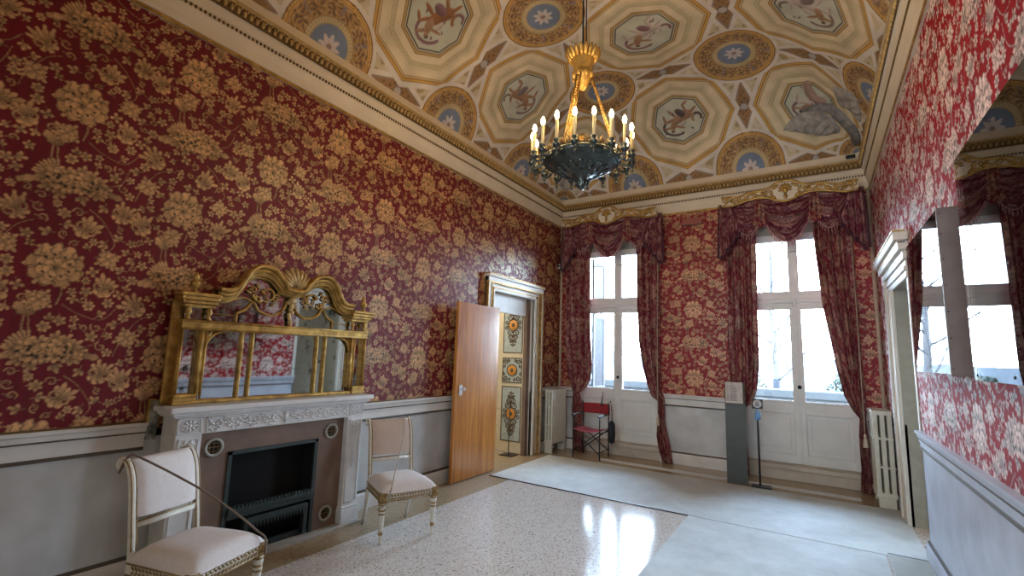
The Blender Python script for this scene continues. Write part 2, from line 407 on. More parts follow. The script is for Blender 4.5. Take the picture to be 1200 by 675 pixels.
while dm.mean() < .53 and tries < 9000:
    tries += 1
    x, y = rng.random()*TW, rng.random()*TH; r = rng.choice((.036,.034,.030,.026) if tries<2500 else (.026,.022))
    if free(x, y, r*.98) > .06: continue
    c = rng.random(); a = rng.random()*6.28
    if c < .42: stamp_blossom(x, y, r*.98, rng.choice((4,5,6)), a, rng.uniform(.85,1.05))
    elif c < .82: stamp_leaf3(x-.4*r*cos(a), y-.4*r*sin(a), r*1.45, a, rng.uniform(.85,1.02))
    else: stamp_curl(x, y, r*.85, a, 1 if c<.9 else -1, .0055)
    stamp_stroke([(x,y),(x-1.2*r*cos(a+.4),y-1.2*r*sin(a+.4))], .0030, .8)
def damask(u, v, wide=False):
    """mask and tone at metres (u,v)"""
    x = np.mod(u/RES, NX); y = np.mod(v/RES, NY)
    x0 = np.floor(x).astype(int); y0 = np.floor(y).astype(int); fx = x-x0; fy = y-y0
    x0 %= NX; y0 %= NY; x1 = (x0+1) % NX; y1 = (y0+1) % NY
    def g(A): return (A[y0,x0]*(1-fx)+A[y0,x1]*fx)*(1-fy)+(A[y1,x0]*(1-fx)+A[y1,x1]*fx)*fy
    return (g(dm_wide), g(ds_wide)) if wide else (g(dm), g(ds))
dm_wide = dm.copy(); ds_wide = ds.copy()
for sy_, sx_ in ((0,1),(0,-1),(1,0),(-1,0),(0,2),(0,-2),(2,0),(-2,0),(3,0),(-3,0)):
    q_ = np.roll(np.roll(dm, sy_, 0), sx_, 1); t_ = np.roll(np.roll(ds, sy_, 0), sx_, 1)
    ds_wide = np.where((dm_wide < .5) & (q_ > .5), t_*.9, ds_wide); dm_wide = np.maximum(dm_wide, q_)
def paint(o, rgba):
    me = o.data; a = me.color_attributes.new('Paint', 'FLOAT_COLOR', 'POINT')
    a.data.foreach_set('color', np.ascontiguousarray(rgba, dtype=np.float32).ravel())
def damask_rgba(u, v, ground, motif, wide=False):
    k, t = damask(u, v, wide)
    g = np.array(ground); mo = np.array(motif)
    w = .93+.07*np.sin(u*900)*1.0
    c = g[None,:]*(1-k)[:,None]*w[:,None] + (mo[None,:]*(1.12*np.clip(t,0,1.2)**1.45)[:,None])
    return np.concatenate([np.clip(c,0,1), k[:,None]], axis=1)
def grid_object(name, nu, nv, pos, mat_, keep=None):
    """pos: (nu*nv,3) array, u fastest"""
    idx = np.arange(nu*nv).reshape(nv, nu)
    q = np.stack([idx[:-1,:-1], idx[:-1,1:], idx[1:,1:], idx[1:,:-1]], -1).reshape(-1,4)
    if keep is not None: q = q[keep.reshape(-1)]
    me = bpy.data.meshes.new(name)
    me.vertices.add(len(pos)); me.vertices.foreach_set('co', pos.astype(np.float32).ravel())
    me.loops.add(q.size); me.loops.foreach_set('vertex_index', q.astype(np.int32).ravel())
    me.polygons.add(len(q)); me.polygons.foreach_set('loop_start', np.arange(0,q.size,4,dtype=np.int32))
    me.polygons.foreach_set('use_smooth', np.ones(len(q),dtype=bool))
    me.update(calc_edges=True); me.validate()
    o = bpy.data.objects.new(name, me); COL.objects.link(o); me.materials.append(mat_)
    return o
# ------------------------------------------------------------------ room shell
M['silk'] = attr_mat('red_damask', .55, .35, rough2=.36)
M['silk_r'] = attr_mat('red_damask_right', .75, .12, rough2=.6)
ZW0, ZW1 = .95, 4.02
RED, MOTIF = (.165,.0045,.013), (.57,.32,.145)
def wall_grid(name, axis, const, a0, a1, step, du, dv, ground, motif, holes=()):
    nu = int((a1-a0)/step)+1; nv = int((ZW1-ZW0)/step)+1
    u = np.linspace(a0,a1,nu); v = np.linspace(ZW0,ZW1,nv); U,V = np.meshgrid(u,v)
    pos = np.zeros((nu*nv,3)); pos[:,2] = V.ravel()
    if axis == 'x': pos[:,0] = const; pos[:,1] = U.ravel()
    else: pos[:,1] = const; pos[:,0] = U.ravel()
    uc = (u[:-1]+u[1:])/2; vc = (v[:-1]+v[1:])/2; UC,VC = np.meshgrid(uc,vc); keep = np.ones(UC.shape,bool)
    for (h0,h1,z1) in holes: keep &= ~((UC>h0)&(UC<h1)&(VC<z1))
    o = grid_object(name, nu, nv, pos, M['silk' if name!='wall_right' else 'silk_r'], keep)
    paint(o, damask_rgba(U.ravel()-du, V.ravel()-dv, ground, motif)); return struct(o)
# big flower on the left wall at (y .9, z 3.12): tile centre (.325,.535)
LD0, LD1 = 5.62, 6.80          # doorway in the left wall
RD0, RD1 = 5.53, 6.45          # doorway in the right wall
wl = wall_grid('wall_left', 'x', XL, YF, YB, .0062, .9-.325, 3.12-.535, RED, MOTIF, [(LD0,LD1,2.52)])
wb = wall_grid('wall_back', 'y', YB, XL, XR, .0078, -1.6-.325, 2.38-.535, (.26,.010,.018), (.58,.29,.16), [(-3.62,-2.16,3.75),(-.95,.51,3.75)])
wr = wall_grid('wall_right', 'x', XR, YF, YB, .0075, 4.0, .2, (.36,.012,.020), (.78,.58,.54), [(RD0,RD1,2.40)])  # motif painted paler here: sheen of the same silk seen at a slant
# masonry behind the silk and lower walls
def panel_wall(name, boxes, m):
    b = MB()
    for x in boxes: b.box(*x)
    return struct(b.build(name, m))
panel_wall('wall_left_wainscot', [(XL-.02,XL,YF,LD0,0,1.0),(XL-.02,XL,LD1,YB,0,1.0)], M['wainscot'])
panel_wall('wall_back_wainscot', [(XL,-3.62,YB,YB+.02,0,1.0),(-2.16,-.95,YB,YB+.02,0,1.0),(.51,XR,YB,YB+.02,0,1.0)], M['wainscot'])
panel_wall('wall_right_wainscot', [(XR,XR+.02,YF,RD0,0,1.0),(XR,XR+.02,RD1,YB,0,1.0)], M['wainscot_r'])
panel_wall('wall_left_core', [(XL-.35,XL-.025,YF,LD0-.02,0,5.7),(XL-.35,XL-.025,LD1+.02,YB+.3,0,5.7),(XL-.35,XL-.025,LD0-.02,LD1+.02,2.53,5.7)], M['hall_wall'])
panel_wall('wall_right_core', [(XR+.025,XR+.35,YF,RD0-.02,0,5.7),(XR+.025,XR+.35,RD1+.02,YB+.3,0,5.7),(XR+.025,XR+.35,RD0-.02,RD1+.02,2.43,5.7)], M['hall_wall'])
panel_wall('wall_back_core', [(XL,-3.64,YB+.025,YB+.4,0,5.7),(-2.14,-.97,YB+.025,YB+.4,0,5.7),(.53,XR,YB+.025,YB+.4,0,5.7),(-3.64,-2.14,YB+.025,YB+.4,3.8,5.7),(-.97,.53,YB+.025,YB+.4,3.8,5.7)], M['white_paint'])
panel_wall('wall_front', [(XL,XR,YF-.3,YF,0,5.7)], M['cream'])
# floor: room and the two neighbouring halls
struct(MB().box(XL-2.2,XR+2.2,YF,YB+.06,-.12,0).build('floor', M['floor']))
panel_wall('wall_hall_left', [(-6.1,-6.0,YF,YB,0,3.2),(-6.0,XL-.35,8.0,8.1,0,3.2),(-6.0,XL-.35,3.6,3.7,0,3.2)], M['hall_wall'])
panel_wall('wall_hall_right', [(2.7,2.8,YF,YB,0,3.2),(XR+.35,2.7,8.0,8.1,0,3.2),(XR+.35,2.7,3.9,4.0,0,3.2)], M['hall_wall'])
panel_wall('ceiling_hall', [(-6.1,XL-.36,3.6,8.1,3.2,3.3),(XR+.36,2.8,3.9,8.1,3.2,3.3)], M['hall_wall'])

# chair rails, friezes, skirtings ---------------------------------------------------
nt = [0]
def trim(mb, m, name=None, parent=None):
    nt[0] += 1
    o = mb.build(name or 'trim_%d' % nt[0], m, parent)
    return struct(o) if parent is None else o
RAILP = [(0,.955),(.018,.955),(.018,.985),(.026,.99),(.032,1.02),(.045,1.03),(.045,1.05),(0,1.05)]
def along_left(poly, a, b, mb): mb.prism([(XL+p,z) for p,z in poly],'y',a,b)
def along_right(poly, a, b, mb): mb.prism([(XR-p,z) for p,z in poly][::-1],'y',a,b)
def along_back(poly, a, b, mb): mb.prism([(YB-p,z) for p,z in poly][::-1],'x',a,b)
LS = [(YF,1.49),(3.27,LD0-.22),(LD1+.26,YB-.01)]; RS = [(YF,RD0),(RD1+.4,YB-.01)]; BS = [(XL+.05,-3.64),(-2.14,-.97),(.53,XR-.05)]
for side, segs, fn, base in (('left',LS,along_left,'baseboard_left'),('right',RS,along_right,'baseboard_right'),('back',BS,along_back,'baseboard_back')):
    wh = MB(); dk = MB(); gd = MB(); bb = MB()
    for a,b in segs:
        fn(RAILP, a, b, wh)
        fr = .875 if side!='right' else .905
        fn([(0,fr+.012),(.010,fr+.012),(.010,.955),(0,.955)], a, b, wh)
        fn([(0,fr-.012),(.016,fr-.010),(.016,fr+.008),(0,fr+.012)], a, b, dk)
        fn([(0,.979),(.0275,.979),(.0275,.986),(0,.986)], a, b, dk)
        if side=='left': fn([(0,1.05),(.022,1.05),(.022,1.06),(0,1.06)], a, b, gd)
        zb = .16 if side!='right' else .12
        fn([(0,0),(.03,0),(.03,zb-.02),(.02,zb),(0,zb)], a, b, bb)
        fn([(0,zb),(.014,zb),(.014,zb+.022),(0,zb+.022)], a, b, dk)
    w = trim(wh, M['rail_white'] if side!='right' else M['wainscot_r'])
    trim(dk, M['groove'], 'groove', w)
    if side=='left': trim(gd, M['gold_dark'], 'gilt_fillet', w)
    struct(bb.build(base, M['rail_white'] if side!='right' else M['wainscot_r']))

# cornice ---------------------------------------------------------------------------
CP = [(0,3.97),(.022,3.97),(.022,3.995),(.03,4.0),(.036,4.07),(.055,4.13),(.06,4.14),(.06,4.19),(.068,4.195),(.078,4.25),(.105,4.262),(.105,4.352),(.125,4.36),(.125,4.372),(.07,4.42),(.058,4.50),(.058,4.54),(0,4.54)]
def cornice(side):
    mb = MB(); n = len(CP); v = []
    for p,z in CP:
        if side=='left': v += [(XL+p,YF+p,z),(XL+p,YB-p,z)]
        if side=='right': v += [(XR-p,YB-p,z),(XR-p,YF+p,z)]
        if side=='back': v += [(XL+p,YB-p,z),(XR-p,YB-p,z)]
        if side=='front': v += [(XR-p,YF+p,z),(XL+p,YF+p,z)]
    mb.add(v, [(2*i,2*i+1,2*((i+1)%n)+1,2*((i+1)%n)) for i in range(n)])
    o = trim(mb, M['cream'])
    a,b = (YF,YB) if side in('left','right') else (XL,XR)
    g = MB(); d = MB(); f = MB()
    def P(t,p,z):
        return {'left':(XL+p,t,z),'right':(XR-p,t,z),'back':(t,YB-p,z),'front':(t,YF+p,z)}[side]
    lo = .6 if side in('left','right') else a
    k = int((b-lo-.24)/.052)
    for i in range(k+1):
        t = lo+.12+i*.052
        c = P(t,.112,4.306)
        g.ball(c,(.017,.017,.032),6,4)
        for z,r in ((4.343,.010),):
            e = P(t+.026,.11,z); g.ball(e,(.010,.010,.02),5,3)
    fn = {'left':along_left,'right':along_right,'back':along_back}.get(side)
    if fn:
        fn([(.10,4.345),(.131,4.362),(.131,4.374),(.10,4.374)], a+.12, b-.12, g)
        fn([(.10,4.258),(.108,4.258),(.108,4.352),(.10,4.352)], a+.1, b-.1, d)
        fn([(.02,3.966),(.03,3.966),(.03,3.99),(.02,3.99)], a+.03, b-.03, f)
        j = int((b-lo-.16)/.034)
        for i in range(j+1):
            c = P(lo+.08+i*.034,.062,4.165); d.ball(c,(.013,.013,.016),5,3)
    if fn:
        trim(g, M['gold_pale'], 'egg_and_dart', o); trim(d, M['gold_dark'], 'bead_moulding', o); trim(f, M['gold'], 'gilt_fillet', o)
for s_ in ('left','right','back','front'): cornice(s_)

# painted vault ---------------------------------------------------------------------
CX, CY, HW, HL = (XL+XR)/2, 3.45, 2.29, 4.29
HW = (XR-XL)/2-.056; YE = YB-.056; YS = YF+.056; CYV = (YE+YS)/2
def vz(x, y):
    u = np.clip(np.abs(x-CX)/HW,0,1); d = np.minimum(YE-y, y-YS); v = np.clip(1-d/HW,0,1)
    return 4.5+1.05*(1-u**4)*(1-v**4)
_k = np.array([0,.45,.905,1.335,1.745,2.04,2.28,2.36]); _s = np.array([0,.5,1,1.5,2.0,2.5,3.0,3.3])
_td = np.array([-.1,0.01,.31,.62,1.07,1.565,2.0,2.44,3.36,4.26,5.17,6.07,6.98,7.88,8.79]); _tt = np.array([-.2,0,.5,1,1.5,2,2.5,3,4,5,6,7,8,9,10.])
def sig(w): return np.sign(w)*np.interp(np.abs(w), _k, _s)
nx, ny = 620, 980
ex = np.linspace(-1,1,nx); X1 = CX+HW*(np.sign(ex)*(1-(1-np.abs(ex))**1.15))
ey = np.linspace(0,1,ny); Y1 = YE-(YE-YS)*ey**1.12
XX, YY = np.meshgrid(X1, Y1); px = XX.ravel(); py = YY.ravel()
cs = sig(px-CX); ct = np.interp(YE-py, _td, _tt)
def lerp(C, k, col): return C*(1-k[:,None])+np.array(col)[None,:]*k[:,None]
def sm(x, a, b): t = np.clip((x-a)/(b-a),0,1); return t*t*(3-2*t)
def band(x, c, h, e=.012): return sm(x, c-h-e, c-h)*(1-sm(x, c+h, c+h+e))
C = np.tile(np.array([.60,.50,.33]), (len(px),1))
# tan foliage scrolls on the spandrels
q1 = np.sin(cs*17+2.2*np.sin(ct*11))*np.sin(ct*17+2.2*np.sin(cs*11)); q2 = np.sin(cs*31+ct*9)*np.sin(ct*29-cs*7)
C = lerp(C, .8*sm(q1+.5*q2,.35,.6), (.38,.27,.13)); C = lerp(C, .6*sm(-q1+.4*q2,.45,.7), (.70,.62,.46))
oi = 2*np.round(cs/2); oj = 2*np.round((ct-1)/2)+1; dx = cs-oi; dy = ct-oj
O8 = np.zeros(len(px))
for k_ in range(8):
    a_ = radians(22.5+45*k_); O8 = np.maximum(O8, dx*cos(a_)+dy*sin(a_))
ci = 2*np.round((cs-1)/2)+1; cj = 2*np.round(ct/2); ex_ = cs-ci; ey_ = ct-cj; RC = np.hypot(ex_,ey_); TH_ = np.arctan2(ey_,ex_)
# diamonds
g1x = cs-ci; g1y = ct-oj; D1 = np.abs(g1x)/.17+np.abs(g1y)/.50
g2x = cs-oi; g2y = ct-cj; D2 = np.abs(g2x)/.50+np.abs(g2y)/.17
WHT = (.71,.64,.55)
for D, ax_, ay_ in ((D1,g1x,g1y),(D2,g2x,g2y)):
    C = lerp(C, 1-sm(D,1.22,1.30), WHT); C = lerp(C, 1-sm(D,.86,.92), (.30,.22,.17)); C = lerp(C, 1-sm(D,.70,.78), (.33,.19,.085))
    n_ = np.sin(ax_*70)*np.sin(ay_*60); C = lerp(C, .7*(1-sm(D,.6,.7))*sm(n_,.2,.5), (.14,.09,.06))
    r_ = np.hypot(ax_,ay_); C = lerp(C, 1-sm(r_,.062,.07), (.20,.16,.14)); C = lerp(C, 1-sm(r_,.048,.056), (.46,.42,.38))
# white bands round octagons and along their sides
A8 = .80
C = lerp(C, band(O8,A8+.035,.030,.008), WHT)
# octagon
ino = 1-sm(O8,A8-.004,A8+.004)
Oc = np.tile(np.array([.71,.60,.40]),(len(px),1))
Oc = lerp(Oc, sm(O8,A8-.055,A8-.047), (.36,.17,.035)); Oc = lerp(Oc, band(O8,A8-.022,.008,.006), (.66,.40,.11)); Oc = lerp(Oc, band(O8,A8-.070,.006,.006), (.46,.30,.12))
mo_ = .5+.5*np.sin(np.arctan2(dy,dx)*64)*np.sin(O8*130)
Oc = lerp(Oc, .75*band(O8,.575,.026,.01), (.46,.38,.21)); Oc = lerp(Oc, .6*band(O8,.575,.022,.01)*sm(mo_,.45,.7), (.66,.57,.36))
Oc = lerp(Oc, .5*band(O8,.54,.006,.008), (.40,.33,.18)); Oc = lerp(Oc, .35*band(O8,.63,.006,.008), (.50,.42,.26))
Oc = lerp(Oc, 1-sm(O8,.442,.450), (.24,.135,.045)); Oc = lerp(Oc, band(O8,.425,.007,.005), (.55,.38,.16)); Oc = lerp(Oc, 1-sm(O8,.398,.405), (.60,.57,.46)); Oc = lerp(Oc, 1-sm(O8,.385,.391), (.09,.08,.06))
Oc = lerp(Oc, 1-sm(O8,.366,.372), (.53,.54,.43))
stain = np.sin(px*9+1.3*np.sin(py*5))*np.sin(py*8+1.1*np.sin(px*6)); Oc *= (1+.05*stain)[:,None]
# painted dancing creatures in the octagons, one invention per field
def blob(fx, fy, cx, cy, a, b, ang, col, soft=.18):
    global Oc
    u = ((fx-cx)*cos(ang)+(fy-cy)*sin(ang))/a; v = (-(fx-cx)*sin(ang)+(fy-cy)*cos(ang))/b
    r = np.sqrt(u*u+v*v); k = (1-sm(r,1-soft,1+soft))*live
    shade = 1-.30*np.clip(v,-1,1)
    Oc = Oc*(1-k[:,None]) + np.array(col)[None,:]*shade[:,None]*k[:,None]
def figure(fx, fy, seed):
    r = random.Random(seed)
    skin = (.34,.20,.12); grey = (.22,.17,.16); pur = (.25,.14,.15); pale = (.50,.42,.36); dark = (.11,.08,.08); br = (.32,.15,.07)
    body, cloth = [(br,pur),(pale,grey),(skin,dark),(grey,pale),(pale,pur),(skin,grey)][seed % 6]
    fl = 1 if seed % 2 else -1
    fx = fx*fl
    for i in range(10):          # flying drapery
        t = i/9; a = 2.6*t-.5; blob(fx,fy,.05+.16*cos(a),.10+.13*sin(a),.035,.018,a+1.57,cloth)
    blob(fx,fy,-.02,-.03,.13,.062,.45,body); blob(fx,fy,-.10,-.07,.075,.06,.2,body)     # trunk and haunch
    blob(fx,fy,.07,.06,.045,.085,-.35,skin); blob(fx,fy,.095,.155,.027,.032,0,skin)      # torso and head
    blob(fx,fy,.09,.175,.024,.014,.2,dark)
    for (x0,y0,x1,y1) in ((.08,-.02,.18,.02),(.18,.02,.20,-.07),(.05,-.06,.13,-.14),(-.10,-.10,-.06,-.20),(-.06,-.20,-.12,-.25),(-.14,-.08,-.22,-.16),(.10,.10,.20,.12),(.05,.09,-.06,.13)):
        blob(fx,fy,(x0+x1)/2,(y0+y1)/2,math.hypot(x1-x0,y1-y0)/2+.014,.019,math.atan2(y1-y0,x1-x0),body if y0<.05 else skin)
    for i in range(9):           # curling tail
        t = i/8; a = 3.0+3.6*t; blob(fx,fy,-.20+.085*(1-.5*t)*cos(a)-.02*t,-.02+.085*(1-.5*t)*sin(a)+.03*t,.024*(1-.4*t)+.006,.017,a+1.57,cloth if t<.6 else body)
    blob(fx,fy,-.02,-.10,.075,.045,-.6,cloth); blob(fx,fy,-.05,.05,.05,.03,.8,pale)
    for i in range(5): blob(fx,fy,r.uniform(-.2,.2),r.uniform(-.22,.22),.022,.010,r.random()*3,cloth)
sd = 0
for ii in (-2,0,2):
    for jj in (1,3,5,7,9):
        live = (((oi==ii)&(oj==jj))*(1-sm(O8,.35,.366)))
        rot_ = {(-2,5):1.05,(-2,3):.9,(0,3):.1,(0,1):.1,(2,3):-.2}.get((ii,jj),.3)
        fx_ = dx*1.0; fy_ = -dy*1.0 if True else dy
        figure(.80*(fx_*cos(rot_)+fy_*sin(rot_)), .80*(-fx_*sin(rot_)+fy_*cos(rot_)), {(-2,5):0,(-2,3):5,(0,3):4,(0,1):2,(2,3):1}.get((ii,jj),sd)); sd += 1
C = C*(1-ino[:,None])+Oc*ino[:,None]
# roundels
inc = 1-sm(RC,.535,.54)
C = lerp(C, band(RC,.555,.028,.008), WHT)
Rc = np.tile(np.array([.42,.245,.095]),(len(px),1))
gro = np.sin(TH_*12+2.6*np.sin(RC*42))*np.sin(RC*52+2.2*np.sin(TH_*12)); gr2 = np.sin(TH_*31+2*np.sin(RC*60))*np.sin(RC*74+1.7*np.sin(TH_*18))
zone = band(RC,.385,.085,.02)
Rc = lerp(Rc, .85*zone*sm(gro+.5*gr2,.25,.5), (.14,.095,.075)); Rc = lerp(Rc, .7*zone*sm(-gro+.5*gr2,.4,.7), (.55,.40,.24)); Rc = lerp(Rc, .9*zone*sm(np.cos(TH_*6),.92,.97)*sm(gr2,-.2,.3), (.22,.20,.24))
Rc = lerp(Rc, sm(RC,.497,.502), (.26,.12,.03)); Rc = lerp(Rc, band(RC,.512,.005,.004), (.72,.46,.15)); Rc = lerp(Rc, band(RC,.486,.006,.004), (.62,.36,.11))
Rc = lerp(Rc, 1-sm(RC,.290,.296), (.58,.46,.26)); Rc = lerp(Rc, .6*band(RC,.262,.014,.006)*sm(np.sin(TH_*44),0,.5), (.36,.26,.13)); Rc = lerp(Rc, .8*band(RC,.292,.005,.005), (.30,.19,.07))
Rc = lerp(Rc, 1-sm(RC,.225,.231), (.40,.30,.17)); Rc = lerp(Rc, 1-sm(RC,.214,.22), (.20,.25,.34))
pet = .098+.026*np.cos(TH_*8)
Rc = lerp(Rc, 1-sm(RC,pet,pet+.014), (.62,.55,.52)); Rc = lerp(Rc, .55*sm(np.cos(TH_*8+pi),.6,.9)*(1-sm(RC,pet-.01,pet)), (.32,.28,.28)); Rc = lerp(Rc, 1-sm(RC,.028,.036), (.30,.22,.18))
C = C*(1-inc[:,None])+Rc*inc[:,None]
C *= (1+.04*np.sin(px*23)*np.sin(py*19)+.04*np.sin(px*3.1+2)*np.sin(py*2.3))[:,None]
M['vault'] = attr_mat('painted_vault', .75, .2)
ceil = grid_object('ceiling', nx, ny, np.stack([px,py,vz(px,py)],1), M['vault'])
paint(ceil, np.concatenate([np.clip(C,0,1), np.ones((len(px),1))],1)); struct(ceil)
panel_wall('ceiling_slab', [(XL-.4,XR+.4,YF-.3,YB+.45,5.72,5.85)], M['hall_wall'])
del C, Oc, Rc, px, py, cs, ct
# ------------------------------------------------------------------ windows
def interp(z, keys):
    ks = sorted(keys); zs = [k[0] for k in ks]; vs = [k[1] for k in ks]
    return float(np.interp(z, zs, vs))
WY = 8.0
def make_window(n, cx):
    f = MB(); x0, x1 = cx-.73, cx+.73
    for sx in (x0, x1-.055): f.cbox(sx, sx+.055, WY-.035, WY+.035, .2, 3.74, .006)
    f.cbox(x0, x1, WY-.035, WY+.035, 3.40, 3.50, .006)
    f.cbox(x0, x1, WY-.04, WY+.04, 2.46, 2.64, .008); f.cbox(x0, x1, WY-.055, WY-.03, 2.52, 2.60, .008)
    f.cbox(cx-.065, cx+.065, WY-.04, WY+.04, 2.62, 3.42, .01)
    w = struct(f.build('window_%d' % n, M['window_white']))
    b = MB(); b.box(x0, x1, WY-.03, WY+.03, 3.5, 3.75); struct(b.build('blind_box', M['grey_jamb'], w))
    for s in (-1,1):                       # casements
        a = cx+s*.675 if s<0 else cx+.004; e = cx-.004 if s<0 else cx+.675
        c = MB()
        for sx in (a, e-.07): c.cbox(sx, sx+.07, WY-.045, WY+.025, .201, 2.458, .008)
        for za, zb in ((.201,.33),(.88,1.05),(2.37,2.455)): c.cbox(a+.06, e-.06, WY-.042, WY+.022, za, zb, .006)
        c.cbox(a+.06, e-.06, WY-.052, WY-.03, 1.03, 1.065, .006)
        c.box(a+.06, e-.06, WY-.012, WY+.010, .32, .89)
        c.cbox(a+.12, e-.12, WY-.024, WY-.008, .39, .82, .010)
        ca = struct(c.build('casement', M['window_white'], w))
        g = MB().box(a+.065, e-.065, WY-.012, WY-.008, 1.05, 2.375); struct(g.build('pane', M['glass'], ca))
        g = MB().box(x0+.05 if s<0 else cx+.06, cx-.06 if s<0 else x1-.05, WY-.002, WY+.002, 2.635, 3.405); struct(g.build('pane', M['glass'], w))
    k = MB(); k.cbox(cx-.028, cx+.028, WY+.02, WY+.036, .2, 2.462, .004); k.cbox(cx-.016, cx+.016, WY-.056, WY-.04, .21, 2.45, .004); struct(k.build('meeting_strip', M['window_white'], w))
    k = MB(); k.cbox(cx-.02, cx+.02, WY-.075, WY-.045, 2.40, 2.52, .006); k.tube([(cx-.25,WY-.05,2.475),(cx+.02,WY-.06,2.47)], .007); struct(k.build('catch', M['plastic_white'], w))
    k = MB(); k.ball((cx+.01, WY-.075, 1.26), (.028,.022,.028), 10, 8); k.tube([(cx+.01,WY-.07,1.26),(cx+.01,WY-.04,1.26)], .01); struct(k.build('knob', M['iron'], w))
    r = MB(); r.tube([(x0+.03,WY-.07,3.22),(x1-.03,WY-.07,3.22)], .006); struct(r.build('net_rod', M['grey_jamb'], w))
    j = MB()
    j.box(x0-.02, x0, YB+.005, YB+.40, 0, 3.78); j.box(x1, x1+.02, YB+.005, YB+.40, 0, 3.78); j.box(x0, x1, YB+.005, YB+.40, 3.75, 3.78)
    struct(j.build('reveal', M['white_paint'], w))
    st = MB(); st.cbox(x0-.02, x1+.02, YB-.02, YB+.38, 0, .135, .008); st.cbox(x0-.02, x1+.02, YB-.045, YB+.38, .135, .2, .012)
    struct(st.build('sill_step', M['stone'], w))
    return w
W1, W2 = -2.89, -.22
make_window(1, W1); make_window(2, W2)

# ------------------------------------------------------------------ curtains
M['curt'] = attr_mat('crimson_curtain', .55, .4, rough2=.38)
def curtain(label, zs, xl, xr, y0, npl, amp, loc, seed, ztop=3.66):
    r = random.Random(seed); nr, nc = 190, 130; P = np.zeros((nr,nc,3)); UV = np.zeros((nr,nc,2)); ph = r.random()*6
    wmax = max(interp(z,xr)-interp(z,xl) for z in np.linspace(.1,3.7,30))
    for i in range(nr):
        z = ztop-(ztop-.012)*i/(nr-1)
        a, b = interp(z,xl), interp(z,xr); wdt = b-a
        k = (wdt/wmax)
        for j in range(nc):
            u = j/(nc-1)
            fold = sin(2*pi*npl*u+ph+.7*sin(z*1.3+u*3))*.72+.34*sin(2*pi*npl*1.7*u+1.3+z*.9)
            am = amp*(.45+.55*k)*(.8+.2*sin(z*2.1+u*5))
            zz = z
            P[i,j] = (a+wdt*u+.012*k*cos(2*pi*npl*u+ph), y0-am*fold-.045*(1-k)*sin(pi*u), zz)
            UV[i,j] = (u*1.25+seed*.37, z)
    P = P.reshape(-1,3)-np.array(loc)
    o = grid_object('curtain', nc, nr, P, M['curt'])
    md = o.modifiers.new('thick','SOLIDIFY'); md.thickness = .004; md.offset = 0
    paint(o, damask_rgba(UV[...,0].ravel(), UV[...,1].ravel(), (.185,.012,.030), (.40,.20,.15)))
    o.location = loc; tag(o, label, 'curtain', 'crimson damask curtains at the two tall windows'); return o
YC = 7.675
curtain('left crimson damask curtain of the far left window, beside the corner pipe', 0,
    [(3.8,-3.79),(1.85,-3.78),(1.2,-3.70),(.98,-3.60),(.7,-3.62),(.3,-3.60),(0,-3.58)],
    [(3.8,-3.30),(2.5,-3.31),(1.85,-3.30),(1.45,-3.27),(1.2,-3.30),(1.06,-3.38),(.96,-3.50),(.75,-3.42),(.4,-3.45),(0,-3.38)], YC+.03, 5, .045, (-3.5,YC,0), 1)
curtain('right crimson damask curtain of the far left window, tied back beside the low wall', 0,
    [(3.8,-2.48),(2.5,-2.47),(1.86,-2.44),(1.45,-2.37),(1.15,-2.29),(1.0,-2.23),(.93,-2.12),(.8,-2.13),(.4,-2.16),(.2,-2.13),(0,-2.07)],
    [(3.8,-2.07),(1.86,-2.10),(1.1,-2.08),(.95,-2.035),(.6,-2.03),(.3,-1.97),(0,-1.92)], YC, 5, .05, (-2.1,YC,0), 2)
curtain('left crimson damask curtain of the right-hand window, hanging behind the grey stand', 0,
    [(3.8,-1.07),(1.8,-1.09),(1.0,-1.07),(.5,-1.10),(0,-1.12)],
    [(3.8,-.66),(2.5,-.68),(1.6,-.69),(1.2,-.73),(1.0,-.80),(.92,-.93),(.7,-.90),(0,-.86)], YC+.04, 5, .045, (-1.0,YC,0), 3)
curtain('right crimson damask curtain of the right-hand window, tied back beside the radiator', 0,
    [(3.8,.04),(3.2,.06),(2.4,.11),(1.9,.18),(1.5,.235),(1.2,.29),(1.02,.37),(.92,.44),(.7,.42),(.3,.42),(0,.40)],
    [(3.8,.56),(3.2,.50),(1.9,.50),(1.1,.52),(.95,.505),(.6,.52),(0,.53)], YC-.02, 5, .05, (.45,YC,0), 4)

